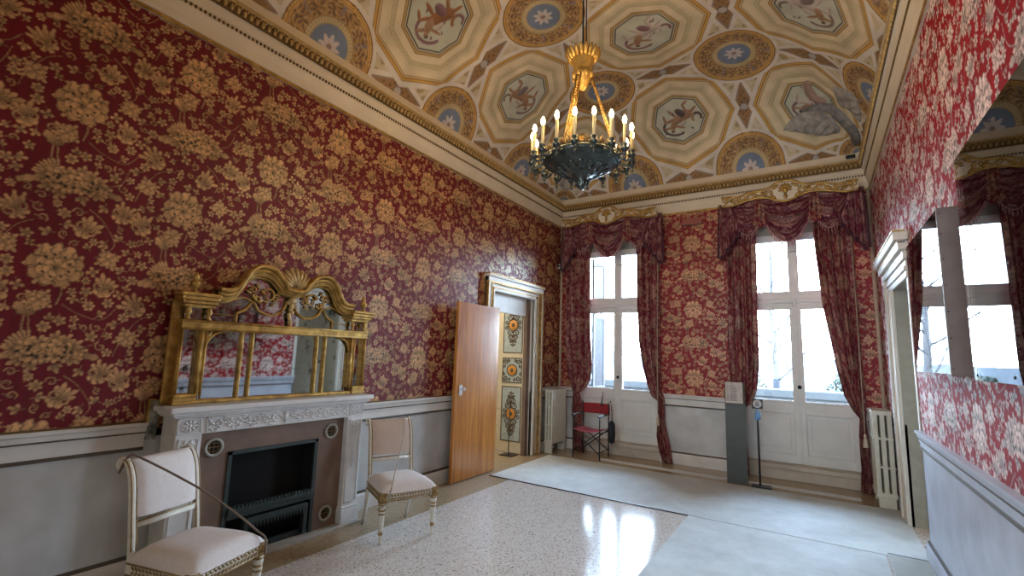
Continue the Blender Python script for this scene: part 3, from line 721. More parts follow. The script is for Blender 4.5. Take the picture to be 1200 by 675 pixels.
def valance(cx, label, plabel, clabel, sx):
    yv = 7.56; ob = (cx, yv, 0)
    root = thing('curtain_valance', label, 'valance', ob, 0, 'swagged window valances')
    def sheet_part(name, P, UVu, UVv, col=((.125,.010,.030),(.33,.155,.14))):
        P = np.array(P); nr, nc = P.shape[:2]
        o = grid_object(name, nc, nr, P.reshape(-1,3), M['curt'])
        paint(o, damask_rgba(np.array(UVu).ravel(), np.array(UVv).ravel(), *col)); o.parent = root
        md = o.modifiers.new('thick','SOLIDIFY'); md.thickness=.005; md.offset=0
        return o
    def flat(name, x0, x1, zt, zb, y, n, amp, seed):
        P=[];U=[];V=[]
        for i in range(40):
            t=i/39; row=[];ru=[];rv=[]
            for j in range(80):
                u=j/79; x=x0+(x1-x0)*u; z=zt+(zb(u)-zt)*t
                row.append((x, y-amp*(.4+.6*t)*sin(2*pi*n*u+seed)-.01*t, z)); ru.append(u*(x1-x0)*1.7+seed); rv.append(z)
            P.append(row);U.append(ru);V.append(rv)
        return sheet_part(name,P,U,V)
    flat('backing_pleats', -.82, .82, 3.95, lambda u: 3.60, .02, 22, .012, 1.1)
    fr = MB()
    def fringe(p, ln=.075):
        fr.tube([p,(p[0],p[1]-.004,p[2]-ln*.35)], .004, 4)
        fr.lathe([(.002,0),(.007,-.012),(.009,-.03),(.004,-.045),(.006,-.06)], (p[0],p[1]-.004,p[2]-ln*.25), 5)
    def swag(xc, hw, zt, depth, y, seed):
        P=[];U=[];V=[]
        for i in range(64):
            v=i/63; row=[];ru=[];rv=[]
            for j in range(64):
                u=-1+2*j/63; b=(1-u*u)**.85
                fold=.024*sin(v*2*pi*4.5+.6*sin(u*2+seed))*(.3+.7*b)
                x=xc+hw*u*(1-.10*v*(1-abs(u))); z=zt-.03*v-(depth-.03)*v*b
                row.append((x, y-.03-.085*sin(pi*min(1,v*.8+.1))*b-fold, z)); ru.append(.3*u+seed); rv.append(v*.9)
            P.append(row);U.append(ru);V.append(rv)
        sheet_part('swag',P,U,V)
        e=[Vector(p) for p in P[-1]]; fr.tube(e,.010,6)
        acc=0
        for a,b in zip(e[:-1],e[1:]):
            acc+=(b-a).length
            if acc>.036: acc=0; fringe((b.x,b.y,b.z))
    swag(-.50, .23, 3.93, .50, 0, 2.0); swag(.50, .23, 3.93, .50, 0, 3.0); swag(0, .37, 3.94, .66, -.035, 1.0)
    for s in (-1,1):
        # cascade tail at the outer end, bottom edge dropping outwards
        a, b = (.60,.87)
        P=[];U=[];V=[]
        for i in range(40):
            t=i/39; row=[];ru=[];rv=[]
            for j in range(60):
                u=j/59; zb=3.50-.40*u-.03*sin(u*25); x=s*(a+(b-a)*u*(1+.06*t)); z=3.95+(zb-3.95)*t
                row.append((x, -.03-.022*sin(2*pi*4*u)*(.5+.5*t)-.03*(1-u), z)); ru.append(u*.6+s); rv.append(z)
            P.append(row);U.append(ru);V.append(rv)
        sheet_part('tail',P,U,V)
        tr=MB(); e=[Vector(p) for p in P[-1]]
        tr.tube(e,.016,6)
        for q in e[::3]: tr.tube([q,(q.x+s*.004,q.y-.004,q.z-.06)],[.010,.004],5)
        tr.tube([(s*.885,-.03,3.95),(s*.90,-.035,3.55),(s*.915,-.03,3.12)],[.008,.016,.018],6)
        tr.build('tail_fringe', M['fringe'], root)
        jb=MB()                              # jabot folded between the swags
        P=[];U=[];V=[]
        for i in range(30):
            t=i/29; row=[];ru=[];rv=[]
            for j in range(24):
                u=j/23; x=s*.335+(.05+.035*t)*(2*u-1); zb=3.56-.05*sin(pi*u); z=3.94+(zb-3.94)*t
                row.append((x,-.10-.016*sin(2*pi*2.5*u),z)); ru.append(u*.3+2); rv.append(z)
            P.append(row);U.append(ru);V.append(rv)
        sheet_part('jabot',P,U,V,((.20,.016,.032),(.46,.25,.17)))
    fr.build('bobble_fringe', M['fringe_pink'], root)
    # carved pelmet -------------------------------------------------------
    pr = thing('carved_pelmet', plabel, 'pelmet', (cx,7.405,0), 0, 'carved rococo pelmets')
    top=[(-.84,3.93),(-.83,4.00),(-.76,4.005),(-.60,3.985),(-.45,4.03),(-.30,4.035),(-.20,4.06),(-.11,4.12),(0,4.14),(.11,4.12),(.20,4.06),(.30,4.035),(.45,4.03),(.60,3.985),(.76,4.005),(.83,4.00),(.84,3.93)]
    bot=[(.80,3.88),(.70,3.865),(.55,3.90),(.38,3.935),(.22,3.92),(.12,3.87),(0,3.845),(-.12,3.87),(-.22,3.92),(-.38,3.935),(-.55,3.90),(-.70,3.865),(-.80,3.88)]
    t2=[(p.x,p.y) for p in spline([(x,z,0) for x,z in top],4)]; b2=[(p.x,p.y) for p in spline([(x,z,0) for x,z in bot],4)]
    mb=MB(); n=len(t2)
    # strip between top and bottom curves, so the outline stays clean
    xs=np.linspace(-.83,.83,90); tx=[interp(x,t2) for x in xs]; bx_=[interp(x,b2) for x in xs]
    vs=[]; fs=[]
    for x,a,b in zip(xs,tx,bx_): vs += [(x,0,a),(x,0,b),(x,.035,b),(x,.035,a)]
    for i in range(len(xs)-1):
        for k in range(4): fs.append((4*i+k,4*i+(k+1)%4,4*(i+1)+(k+1)%4,4*(i+1)+k))
    fs += [(3,2,1,0),(4*(len(xs)-1),4*(len(xs)-1)+1,4*(len(xs)-1)+2,4*(len(xs)-1)+3)]
    mb.add(vs,fs); mb.box(-.83,-.80,.03,.392,3.89,3.965); mb.box(.80,.83,.03,.392,3.89,3.965)
    board=mb.build('board', M['cream'], pr)
    g=MB()
    g.tube([(x,-.004,a) for x,a in zip(xs,tx)],.017,6); g.tube([(x,-.006,b) for x,b in zip(xs,bx_)],.016,6)
    def spiral(x,z,r,turns,a0,s,rad=.012):
        pts=[]
        for i in range(22):
            t=i/21; a=a0+s*turns*2*pi*t; rr=r*(1-.8*t); pts.append((x+rr*cos(a),-.010,z+rr*sin(a)))
        g.tube(pts,[rad*(1-.5*i/21) for i in range(22)],6)
    for s in (-1,1):
        spiral(s*.20,3.975,.05,1.4,pi/2,s); spiral(s*.40,3.985,.04,1.3,-pi/2,-s); spiral(s*.60,3.94,.038,1.3,pi/2,s); spiral(s*.78,3.955,.05,1.5,-pi/2,-s,.012)
        g.tube(spline([(s*.22,-.008,4.02),(s*.33,-.010,3.97),(s*.42,-.008,4.015),(s*.55,-.010,3.93),(s*.70,-.008,3.97)],6),.011,6)
        for k,(lx,lz,la) in enumerate(((.12,4.06,.6),(.27,3.98,2.2),(.50,3.955,.5),(.68,3.925,2.6),(.74,3.98,.8),(.15,3.92,-.8))):
            R=Matrix.Rotation(s*la,3,'Y'); g.ball((s*lx,-.012,lz),(.052,.018,.022),8,6,R)
    for i in range(9):
        a=-pi*.05+pi*1.1*i/8; R=Matrix.Rotation(-a,3,'Y'); g.ball((.045*cos(a),-.018,4.01+.055*sin(a)),(.045,.018,.013),8,6,R)
    g.ball((0,-.02,4.0),(.035,.025,.05),10,8); g.ball((0,-.02,3.91),(.022,.018,.04),8,6)
    g.build('gilt_scrollwork', M['gold'], pr)
    # pull cord with tassel
    cr = thing('bell_pull', clabel, 'bell pull', (sx,7.44,0), 0, 'tasselled pull cords')
    c=MB(); c.tube([(0,.10,3.30),(0.003,.02,2.2),(0,0,1.3),(0,0,.74)],.006,6); c.build('cord', M['rope'], cr)
    c=MB(); c.lathe([(.006,.76),(.016,.745),(.018,.725),(.010,.71),(.020,.69),(.030,.60),(.031,.595)],(0,0,0),12); c.build('tassel', M['tassel'], cr)
valance(W1, 'crimson swagged valance with bobble fringe over the far left window', 'cream and gilt carved pelmet above the far left window', 'cream tasselled cord hanging down the right curtain of the far left window', -2.07)
valance(W2-.03, 'crimson swagged valance with bobble fringe over the right-hand window', 'cream and gilt carved pelmet above the right-hand window', 'cream tasselled cord hanging beside the right-hand radiator', .47)

# ------------------------------------------------------------------ left doorway
c = MB()
def casing_left(mb, y0, y1, z0, z1, p): mb.cbox(XL, XL+p, y0, y1, z0, z1, .008)
for (a,b) in ((LD0-.20,LD0),(LD1,LD1+.24)):
    casing_left(c,a,b,0,2.52,.035); 
    o_=a if a<LD0-.1 else b-.07
    casing_left(c,o_,o_+.07,0,2.70,.07); i_=b-.05 if a<LD0-.1 else a; casing_left(c,i_,i_+.05,0,2.52,.055)
casing_left(c,LD0-.20,LD1+.24,2.50,2.70,.036); casing_left(c,LD0-.20,LD1+.24,2.63,2.70,.075); casing_left(c,LD0-.22,LD1+.26,2.695,2.735,.10); casing_left(c,LD0-.02,LD1+.02,2.50,2.55,.056)
c.box(XL-.40,XL,LD0-.02,LD0,0,2.5); c.box(XL-.40,XL,LD1,LD1+.018,0,2.5); c.box(XL-.40,XL,LD0,LD1,2.5,2.52)
cs_ = trim(c, M['white_paint'])
g = MB()
for yy in (LD0-.205,LD0-.125,LD1+.165,LD1+.235): g.box(XL+.03,XL+.079,yy,yy+.010,0,2.63)
for yy in (LD0-.055,LD1+.045): g.box(XL+.03,XL+.064,yy,yy+.010,0,2.56)
g.box(XL,XL+.106,LD0-.223,LD1+.263,2.735,2.745); g.box(XL+.03,XL+.081,LD0-.2,LD1+.24,2.615,2.63); g.box(XL+.03,XL+.062,LD0-.05,LD1+.05,2.55,2.56)
trim(g, M['gold'], 'gilt_fillet', cs_)
b = MB(); b.cbox(XL-.09,XL-.06,LD0,LD1,2.22,2.5,.004); trim(b, M['rail_white'], 'transom_board', cs_)
# polished wooden leaf folded back against the silk
d = MB(); d.cbox(-3.845,-3.80,4.68,5.605,.012,2.245,.004); d1 = struct(d.build('door_1', M['wood']))
d1.rotation_euler = (0,0,0)
k = MB(); k.cbox(-3.80,-3.792,4.755,4.815,1.06,1.19,.003); k.tube([(-3.80,4.785,1.14),(-3.755,4.785,1.14)],.010); k.ball((-3.745,4.785,1.14),(.022,.026,.026),12,8); k.box(-3.80,-3.788,4.782,4.788,1.075,1.10)
struct(k.build('handle', M['plastic_white'], d1))
k = MB()
for z in (.35,1.15,1.95): k.tube([(-3.822,5.612,z-.05),(-3.822,5.612,z+.05)],.012,8)
struct(k.build('hinge', M['iron'], d1))
# painted leaf standing in the passage
px0, px1, pyf = -4.92, -4.06, 6.735
d = MB(); d.cbox(px0,px1,pyf,pyf+.045,.01,2.75,.004); d2 = struct(d.build('door_2', M['door_cream']))
jw = MB().cbox(-4.05,-3.985,6.70,6.798,0,2.5,.004); trim(jw, M['brown_slab'], 'dark_stop', cs_)
fr = MB(); pn = MB(); orn = MB(); med = MB(); pc = -4.275
def scroll(cx, cz, r, a0, s, turns=1.2, rad=.007):
    pts=[(cx+r*(1-.8*i/16)*cos(a0+s*turns*2*pi*i/16), pyf-.006, cz+r*(1-.8*i/16)*sin(a0+s*turns*2*pi*i/16)) for i in range(17)]
    orn.tube(pts,[rad*(1-.4*i/16) for i in range(17)],5)
for dx_ in (0,-.50):
    for (za,zb,kind) in ((1.62,2.60,'tall'),(1.13,1.53,'sq'),(.19,1.06,'tall')):
        h = .185; x0,x1 = pc+dx_-h, pc+dx_+h; zc=(za+zb)/2
        if kind=='tall' and za>1: zc = 2.08
        pn.box(x0,x1,pyf-.003,pyf+.002,za,zb)
        for q in ((x0-.006,x0+.008,za,zb),(x1-.008,x1+.006,za,zb),(x0,x1,za-.006,za+.008),(x0,x1,zb-.008,zb+.006)): fr.box(q[0],q[1],pyf-.008,pyf,q[2],q[3])
        X = pc+dx_
        med.lathe([(.001,.008),(.075,.008),(.085,.003),(.085,0)],(X,pyf-.001,zc),20,'y',-1)
        orn.lathe([(.001,.011),(.030,.011),(.036,.006)],(X,pyf-.001,zc),12,'y',-1)
        orn.tube([(X+.095*cos(t*pi/12),pyf-.006,zc+.095*sin(t*pi/12)) for t in range(24)],.007,5,closed=True)
        if kind=='tall':
            orn.tube([(X,pyf-.006,zc-.36),(X,pyf-.006,zc-.10)],.008,5); orn.tube([(X,pyf-.006,zc+.10),(X,pyf-.006,zc+.36)],.008,5)
            for s in (-1,1):
                for v in (-1,1):
                    for (dz,r,off) in ((.13,.055,.07),(.21,.045,.055),(.28,.032,.04),(.05,.04,.125)):
                        scroll(X+s*off, zc+v*dz, r, pi if s>0 else 0, s*v, 1.3, .010)
                    for dz in (.17,.25,.33): orn.ball((X+s*.03,pyf-.006,zc+v*dz),(.022,.006,.014),6,4)
        else:
            for s in (-1,1):
                for v in (-1,1):
                    scroll(X+s*.125, zc+v*.13, .045, 0 if s>0 else pi, s*v, 1.3, .010); scroll(X+s*.06, zc+v*.155, .028, pi/2, -s*v, 1.2, .008); scroll(X+s*.155, zc+v*.06, .026, pi/2, s*v, 1.2, .008)
for m_, nm, mt in ((pn,'panel','door_pale'),(fr,'panel_moulding','door_orn'),(orn,'painted_ornament','door_orn'),(med,'medallion','door_orange')):
    struct(m_.build(nm, M[mt], d2))
# rope barrier post in the passage
ps = thing('barrier_post', 'slim dark post on a flat base standing in the doorway before the painted door', 'barrier post', (-4.20,6.58,0))
MB().cbox(-.12,.12,-.09,.09,0,.012,.004).build('base', M['black'], ps)
MB().tube([(0,0,.01),(0,0,.80)],.008,8).ball((0,0,.81),(.014,.014,.014),8,6).build('pole', M['stand_grey'], ps)
MB().tube(spline([(0,0,.74),(-.12,-.02,.70),(-.25,-.03,.72)],5),.006,6).build('rope_end', M['rope'], ps)

# ------------------------------------------------------------------ right doorway
c = MB()
def cr_(mb, y0, y1, z0, z1, p, ch=.008): mb.cbox(XR-p, XR, y0, y1, z0, z1, ch)
cr_(c,RD1,RD1+.36,0,2.42,.022); cr_(c,RD1+.02,RD1+.08,0,2.42,.036); cr_(c,RD1+.15,RD1+.19,0,2.42,.034); cr_(c,RD1+.28,RD1+.37,0,2.55,.05)
cr_(c,RD0-.06,RD0,1.05,2.42,.010)
cr_(c,RD0-.10,RD1+.37,2.40,2.56,.022); cr_(c,RD0-.12,RD1+.40,2.46,2.50,.04); cr_(c,RD0-.14,RD1+.45,2.56,2.64,.04); cr_(c,RD0-.18,RD1+.52,2.64,2.72,.075); cr_(c,RD0-.22,RD1+.58,2.72,2.80,.11,.015)
c2_ = trim(c, M['white_paint'])
g = MB()
for yy in (.085,.14,.195,.27): g.box(XR-.030,XR-.02,RD1+yy,RD1+yy+.008,0,2.42)
g.box(XR-.113,XR-.02,RD0-.222,RD1+.582,2.80,2.812); g.box(XR-.079,XR-.02,RD0-.18,RD1+.52,2.70,2.712)
trim(g, M['gold_pale'], 'gilt_fillet', c2_)
b = MB(); b.box(XR,XR+.42,RD1,RD1+.02,0,2.4); b.box(XR,XR+.42,RD0-.02,RD0,0,2.4); b.box(XR,XR+.42,RD0,RD1,2.4,2.42); trim(b, M['grey_jamb'], 'jamb', c2_)

# ------------------------------------------------------------------ radiators, pipes
def radiator(label, loc, n, pitch, depth, h, z0, rz, cols=3):
    """sections stacked along local y, room side is +x"""
    r = thing('radiator', label, 'radiator', loc, rz, 'cast iron radiators')
    for i in range(n):
        m = MB(); y = -(n-1)*pitch/2+i*pitch
        for k in range(cols):
            x = -depth/2+depth*(k+.5)/cols; m.cbox(x-depth/cols*.36,x+depth/cols*.36,y-pitch*.40,y+pitch*.40,z0+.03,z0+h-.03,.010)
        for z in (z0,z0+h*.33,z0+h*.66,z0+h-.055): m.cbox(-depth/2,depth/2,y-pitch*.43,y+pitch*.43,z,z+(.055 if z in(z0,z0+h-.055) else .025),.012)
        if i in (0,n-1): m.cbox(-depth*.4,depth*.4,y-.02,y+.02,0,z0+.01,.004)
        m.build('section', M['radiator'], r)
    m = MB(); m.tube([(0,-(n-1)*pitch/2,z0+h-.03),(0,(n-1)*pitch/2,z0+h-.03)],.018); m.build('connecting_pipe', M['radiator'], r); m=MB(); m.tube([(0,-(n-1)*pitch/2,z0+.03),(0,(n-1)*pitch/2+.06,z0+.03),(0,(n-1)*pitch/2+.07,.02)],.015)
    m.build('connecting_pipe', M['radiator'], r)
    return r
radiator('cream cast iron radiator standing between the left doorway and the window corner', (-3.79,7.40,0), 9, .058, .16, .88, .15, 0)
radiator('cream cast iron radiator by the right wall, seen end on beside the door frame', (.615,7.29,0), 8, .060, .20, .97, .11, 0)
p = MB(); p.tube([(XL+.055,YB-.06,.02),(XL+.055,YB-.06,3.96)],.022,10); tag(p.build('heating_pipe', M['pipe']), 'tan vertical pipe in the left window corner, carrying the camera', 'pipe', 'corner pipes')
p = MB(); p.tube([(XR-.04,YB-.05,.02),(XR-.04,YB-.05,3.96)],.022,10); tag(p.build('heating_pipe', M['pipe']), 'tan vertical pipe in the right window corner behind the radiator', 'pipe', 'corner pipes')
sc = thing('security_camera', 'small white security camera fixed to the pipe in the left corner', 'security camera', (XL+.055,YB-.12,3.18))
MB().cbox(-.035,.035,-.02,.04,.0,.06,.01).tube([(0,.0,.03),(0.02,-.05,.03)],.014).build('bracket', M['plastic_white'], sc)
MB().lathe([(.001,0),(.040,.002),(.042,.05),(.034,.075),(.030,.078)],(.025,-.045,.03),14,'y',-1).build('housing', M['plastic_white'], sc)
MB().lathe([(.001,.012),(.026,.010),(.028,0)],(.025,-.12,.03),12,'y',-1).build('lens', M['black'], sc)
v = thing('wall_vent', 'small reddish plate high on the back wall between the two windows', 'wall plate', (-1.58,YB-.012,3.81))
MB().cbox(-.15,.15,-.028,.011,-.055,.055,.006).build('plate', M['trim_pink'], v)
MB().box(-.15,.15,-.034,-.026,-.062,-.05).build('lower_lip', M['stand_grey'], v)
# ------------------------------------------------------------------ fireplace (local: x from wall into room, y along wall, origin y 2.38)
FP = (XL, 2.385, 0)
fp = thing('fireplace', 'white carved marble fireplace with brown slab surround and black iron grate', 'fireplace', FP)
def sym(fn):
    for s in (-1,1): fn(s)
mb = MB()
mb.cbox(0,.30,-.87,.87,1.125,1.165,.008); mb.cbox(0,.275,-.845,.845,1.10,1.128,.008); mb.cbox(0,.255,-.825,.825,1.075+.01,1.105,.006)
mb.build('mantel_shelf', M['marble'], fp)
mb = MB(); mb.cbox(.02,.235,-.80,.80,.965,1.09,.004)
for a,b in ((-.795,-.64),(-.61,.61),(.64,.795)):
    for z0,z1 in ((.975,.983),(1.072,1.080)): mb.box(.235,.243,a,b,z0,z1)
    for y in (a,b-.008): mb.box(.235,.243,y,y+.008,.975,1.08)
fz = mb.build('frieze', M['marble'], fp)
cv = MB(); r = random.Random(3)
def leaf(mb, c, l, w, t, a):      # leaf lying in the yz plane
    R = Matrix.Rotation(a,3,'X'); mb.ball(c,(t,l,w),7,5,R)
for s in (-1,1):
    pts=[(.240,s*(.03+.56*i/24),1.028+.024*sin(i*1.05)) for i in range(25)]; cv.tube(pts,.005,5)
    for i in range(2,25):
        y=pts[i][1]; z=pts[i][2]
        for k in (-1,1):
            leaf(cv,(.241,y+r.uniform(-.01,.01),z+k*.022),.016,.008,.006,r.uniform(-1,1))
        if i%3==0:
            cv.tube([(.241,y+.018*cos(t*.7),1.028-.022*sin(i*1.05)+.018*sin(t*.7)) for t in range(9)],.0045,5)
    # corner blocks
    Y=s*.717
    for k in range(8):
        a=k*pi/4; leaf(cv,(.241,Y+.032*cos(a),1.028+.026*sin(a)),.022,.008,.006,a)
    cv.tube([(.241,Y+.058*cos(t*.52),1.028+.040*sin(t*.52)) for t in range(12)],.004,5,closed=True)
    cv.ball((.242,Y,1.028),(.008,.014,.014),8,6)
cv.tube([(.241,.0,.985),(.241,0,1.07)],.010,6); cv.ball((.243,0,1.03),(.010,.02,.03),8,6)
cv.build('carved_vine', M['marble'], fz)
for s in (-1,1):
    j = MB(); a=s*.715
    j.cbox(.02,.235,a-.085,a+.085,.14,.967,.004); j.cbox(.01,.255,a-.098,a+.098,0,.14,.006); j.cbox(.01,.245,a-.092,a+.092,.14,.165,.006)
    for y in (a-.066,a+.058): j.box(.235,.243,y,y+.008,.20,.94)
    for z in (.20,.932): j.box(.235,.243,a-.066,a+.066,z,z+.008)
    jb = j.build('jamb', M['marble'], fp)
    o = MB()
    for k in range(16):
        t=k/15; z=.91-.36*t; wv=.040*(1-.75*t)
        for q in (-1,1): leaf(o,(.239,a+q*wv*.6,z),.020*(1-.4*t),.008,.005,q*(.7))
    o.tube([(.240,a,.93),(.240,a,.53)],.004,5); o.ball((.24,a,.52),(.006,.010,.018),6,5)
    for k in range(6): leaf(o,(.24,a+.03*cos(k),.90+.02*sin(k*2)),.02,.009,.006,k)
    o.build('carved_pendant', M['marble'], jb)
sb = MB(); x0,x1=.10,.18
sb.box(x0,x1,-.632,-.40,0.02,.966); sb.box(x0,x1,.36,.632,0.02,.966); sb.box(x0,x1,-.40,.36,.80,.966)
sb.build('surround_slab', M['brown_slab'], fp)
ir = MB()
for q in ((-.405,-.375),(.335,.365)): ir.box(.17,.192,q[0],q[1],.02,.80)
ir.box(.17,.192,-.405,.365,.775,.802); ir.build('iron_frame', M['iron_green'], fp)
MB().box(.004,.012,-.40,.36,.02,.80).box(.004,.17,-.40,-.392,.02,.8).box(.004,.17,.352,.36,.02,.8).box(.004,.17,-.4,.36,.792,.80).box(.004,.17,-.4,.36,.012,.024).build('firebox', M['recess_black'], fp)
gr = MB(); gr.cbox(.12,.215,-.375,.335,.335,.375,.006); gr.cbox(.15,.20,-.375,.335,.30,.335,.004)
gr.cbox(.15,.205,-.22,.30,.235,.28,.004); gr.cbox(.16,.20,-.235,-.20,.03,.27,.003); gr.cbox(.16,.20,.275,.31,.03,.27,.003)
gr.cbox(.13,.16,-.375,.335,.02,.06,.003)
for k in range(24):
    y=-.36+k*.0295; gr.add([(.216,y-.011,.375),(.216,y+.011,.375),(.217,y,.335),(.205,y,.36)],[(0,2,1),(0,1,3),(1,2,3),(2,0,3)]); gr.ball((.212,y,.383),(.006,.009,.012),6,4)
for k in range(17):
    y=-.19+k*.0285; gr.add([(.206,y-.011,.235),(.206,y+.011,.235),(.206,y,.19),(.196,y,.22)],[(0,2,1),(0,1,3),(1,2,3),(2,0,3)])
gr.build('grate', M['iron_green'], fp)
for (y,z) in ((-.515,.85),(.495,.85),(.495,.14),(-.515,.14)):
    v = MB(); ring=[(.188,y+.058*cos(t*pi/12),z+.058*sin(t*pi/12)) for t in range(24)]; v.tube(ring,.011,6,closed=True)
    vo = v.build('vent_ring', M['marble_green'] if 0 else M['grey_jamb'], fp)
    v = MB(); v.lathe([(.001,.001),(.056,.001),(.056,0)],(.1805,y,z),20,'x'); v.build('vent_dark_disc', M['recess_black'], vo)  # flat black disc stands in for the shade inside the vent
    v = MB()
    for k in (-.03,0,.03):
        w=sqrt(.054**2-k*k); v.box(.182,.188,y-w,y+w,z+k-.003,z+k+.003); v.box(.182,.188,y+k-.003,y+k+.003,z-w,z+w)
    v.build('vent_bars', M['gold_dark'], vo)
MB().cbox(.0,.29,-.83,.83,0,.022,.004).build('hearth_slab', M['hearth'], fp)
mb = MB(); mb.cbox(.002,.03,-.895,-.835,.93,1.20,.003); sl = mb.build('green_marble_slip', M['marble_green'], fp)
MB().box(.004,.036,-.905,-.893,1.05,1.205).box(.004,.036,-.905,-.86,1.198,1.208).build('gilt_edge', M['gold'], sl)

# ------------------------------------------------------------------ overmantel mirror (local: x out of wall, y along, z from shelf)
mr = thing('overmantel_mirror', 'large gilded overmantel mirror with shell crest standing on the white mantelpiece', 'mirror', (XL+.04,2.42,1.166))
Z=lambda z: z-1.166
fr = MB(); X0,X1=.02,.075
fr.cbox(0,.10,-.84,-.69,0,Z(1.24),.006); fr.cbox(0,.10,.69,.84,0,Z(1.24),.006)      # base blocks
for s in (-1,1):
    fr.cbox(0,.112,s*.765-.082,s*.765+.082,0,.022,.006); fr.cbox(0,.108,s*.765-.078,s*.765+.078,.05,.068,.006)
    for (a,b) in ((.815,.84),(.655,.71)): fr.cbox(0,.085,min(s*a,s*b),max(s*a,s*b),Z(1.23),Z(1.71),.006)
    fr.tube([(.085,s*.695,Z(1.24)),(.085,s*.695,Z(1.71))],.010,6); fr.tube([(.085,s*.825,Z(1.24)),(.085,s*.825,Z(1.71))],.009,6); fr.tube([(.085,s*.662,Z(1.2)),(.085,s*.662,Z(1.71))],.008,6)
    fr.box(0,.02,min(s*.68,s*.90),max(s*.68,s*.90),0,Z(1.86)) if 0 else None
    fr.cbox(0,.03,min(s*.83,s*.885),max(s*.83,s*.885),0,Z(1.92),.006)                  # back strip seen beside the frame
fr.cbox(.0,.09,-.70,.70,0,.028,.006); fr.cbox(0,.095,-.84,.84,Z(1.70),Z(1.775),.008); fr.tube([(.095,-.84,Z(1.765)),(.095,.84,Z(1.765))],.010,6); fr.tube([(.095,-.84,Z(1.71)),(.095,.84,Z(1.71))],.009,6)
for s in (-1,1):
    for y in (.298,.383): fr.cbox(.03,.065,s*y-.011,s*y+.011,.02,Z(1.705),.005)
    # arched corner
    pts=[(.06,s*(.655-.13*(1-cos(t*pi/16))),Z(1.56)+.14*sin(t*pi/16)) for t in range(9)]; fr.tube(pts,.012,6)
    fr.prism([(s*.655,Z(1.705)),(s*.655,Z(1.57))]+[(s*(.655-.13*(1-cos(t*pi/16))),Z(1.565)+.14*sin(t*pi/16)) for t in range(9)],'x',.035,.055)
frame = fr.build('frame', M['gold'], mr)
for s in (-1,1):                                   # entablature blocks on little balusters
    en = MB()
    a,b=min(s*.86,s*.62),max(s*.86,s*.62)
    for (z0,z1,p,e) in ((1.865,1.89,.10,-.02),(1.89,1.915,.12,0),(1.915,1.945,.135,.012),(1.945,1.97,.15,.022)): en.cbox(0,p,a-e*(1 if s<0 else .3),b+e*(1 if s>0 else .3),Z(z0),Z(z1),.005)
    for y in (.80,.66): en.lathe([(.018,0),(.020,.012),(.010,.022),(.014,.035),(.024,.055),(.018,.075),(.012,.083),(.020,.09)],(.075,s*y,Z(1.775)),10)
    en.build('entablature', M['gold'], mr)
path=[(-.62,1.955),(-.55,1.955),(-.49,1.985),(-.445,2.05),(-.405,2.125),(-.345,2.175),(-.27,2.185),(-.20,2.165),(-.14,2.11),(-.08,2.06),(0,2.045)]
half=[(p.x,p.y) for p in spline([(a,b,0) for a,b in path],6)]
full=half+[(-a,b) for a,b in half[::-1]][1:]
pd = MB()
for off,xo,rr in ((0,.075,.020),(.030,.105,.022),(.062,.13,.020),(-.026,.06,.012)):
    pd.tube([(xo,y,Z(z+off*(1 if abs(y)>.1 else .5))) for y,z in full],rr,7)
# solid backing of the moulding
vs=[];fs=[]
for y,z in full: vs+=[(.01,y,Z(z-.02)),(.10,y,Z(z-.02)),(.125,y,Z(z+.06)),(.01,y,Z(z+.06))]
for i in range(len(full)-1):
    for k in range(4): fs.append((4*i+k,4*i+(k+1)%4,4*i+4+(k+1)%4,4*i+4+k))
pd.add(vs,fs); pd.build('curved_pediment', M['gold'], mr)
gl = MB()
for (a,b,z0,z1) in ((-.815,-.71,1.24,1.70),(.71,.815,1.24,1.70),(-.655,-.394,1.19,1.70),(-.372,-.309,1.19,1.70),(-.287,.287,1.19,1.70),(.309,.372,1.19,1.70),(.394,.655,1.19,1.70)):
    gl = MB().box(.034,.040,a,b,Z(z0),Z(z1)); gl.build('mirror_pane', M['mirror'], mr)
ug = MB(); poly=[(-.83,Z(1.775)),(.83,Z(1.775)),(.83,Z(1.87)),(.62,Z(1.87)),(.62,Z(1.955))]+[(-a,Z(b)) for a,b in half]+[(a,Z(b)) for a,b in half[::-1]][1:]+[(-.62,Z(1.87)),(-.83,Z(1.87))]
ug.prism(poly,'x',.030,.036); ug.build('upper_mirror_pane', M['mirror'], mr)
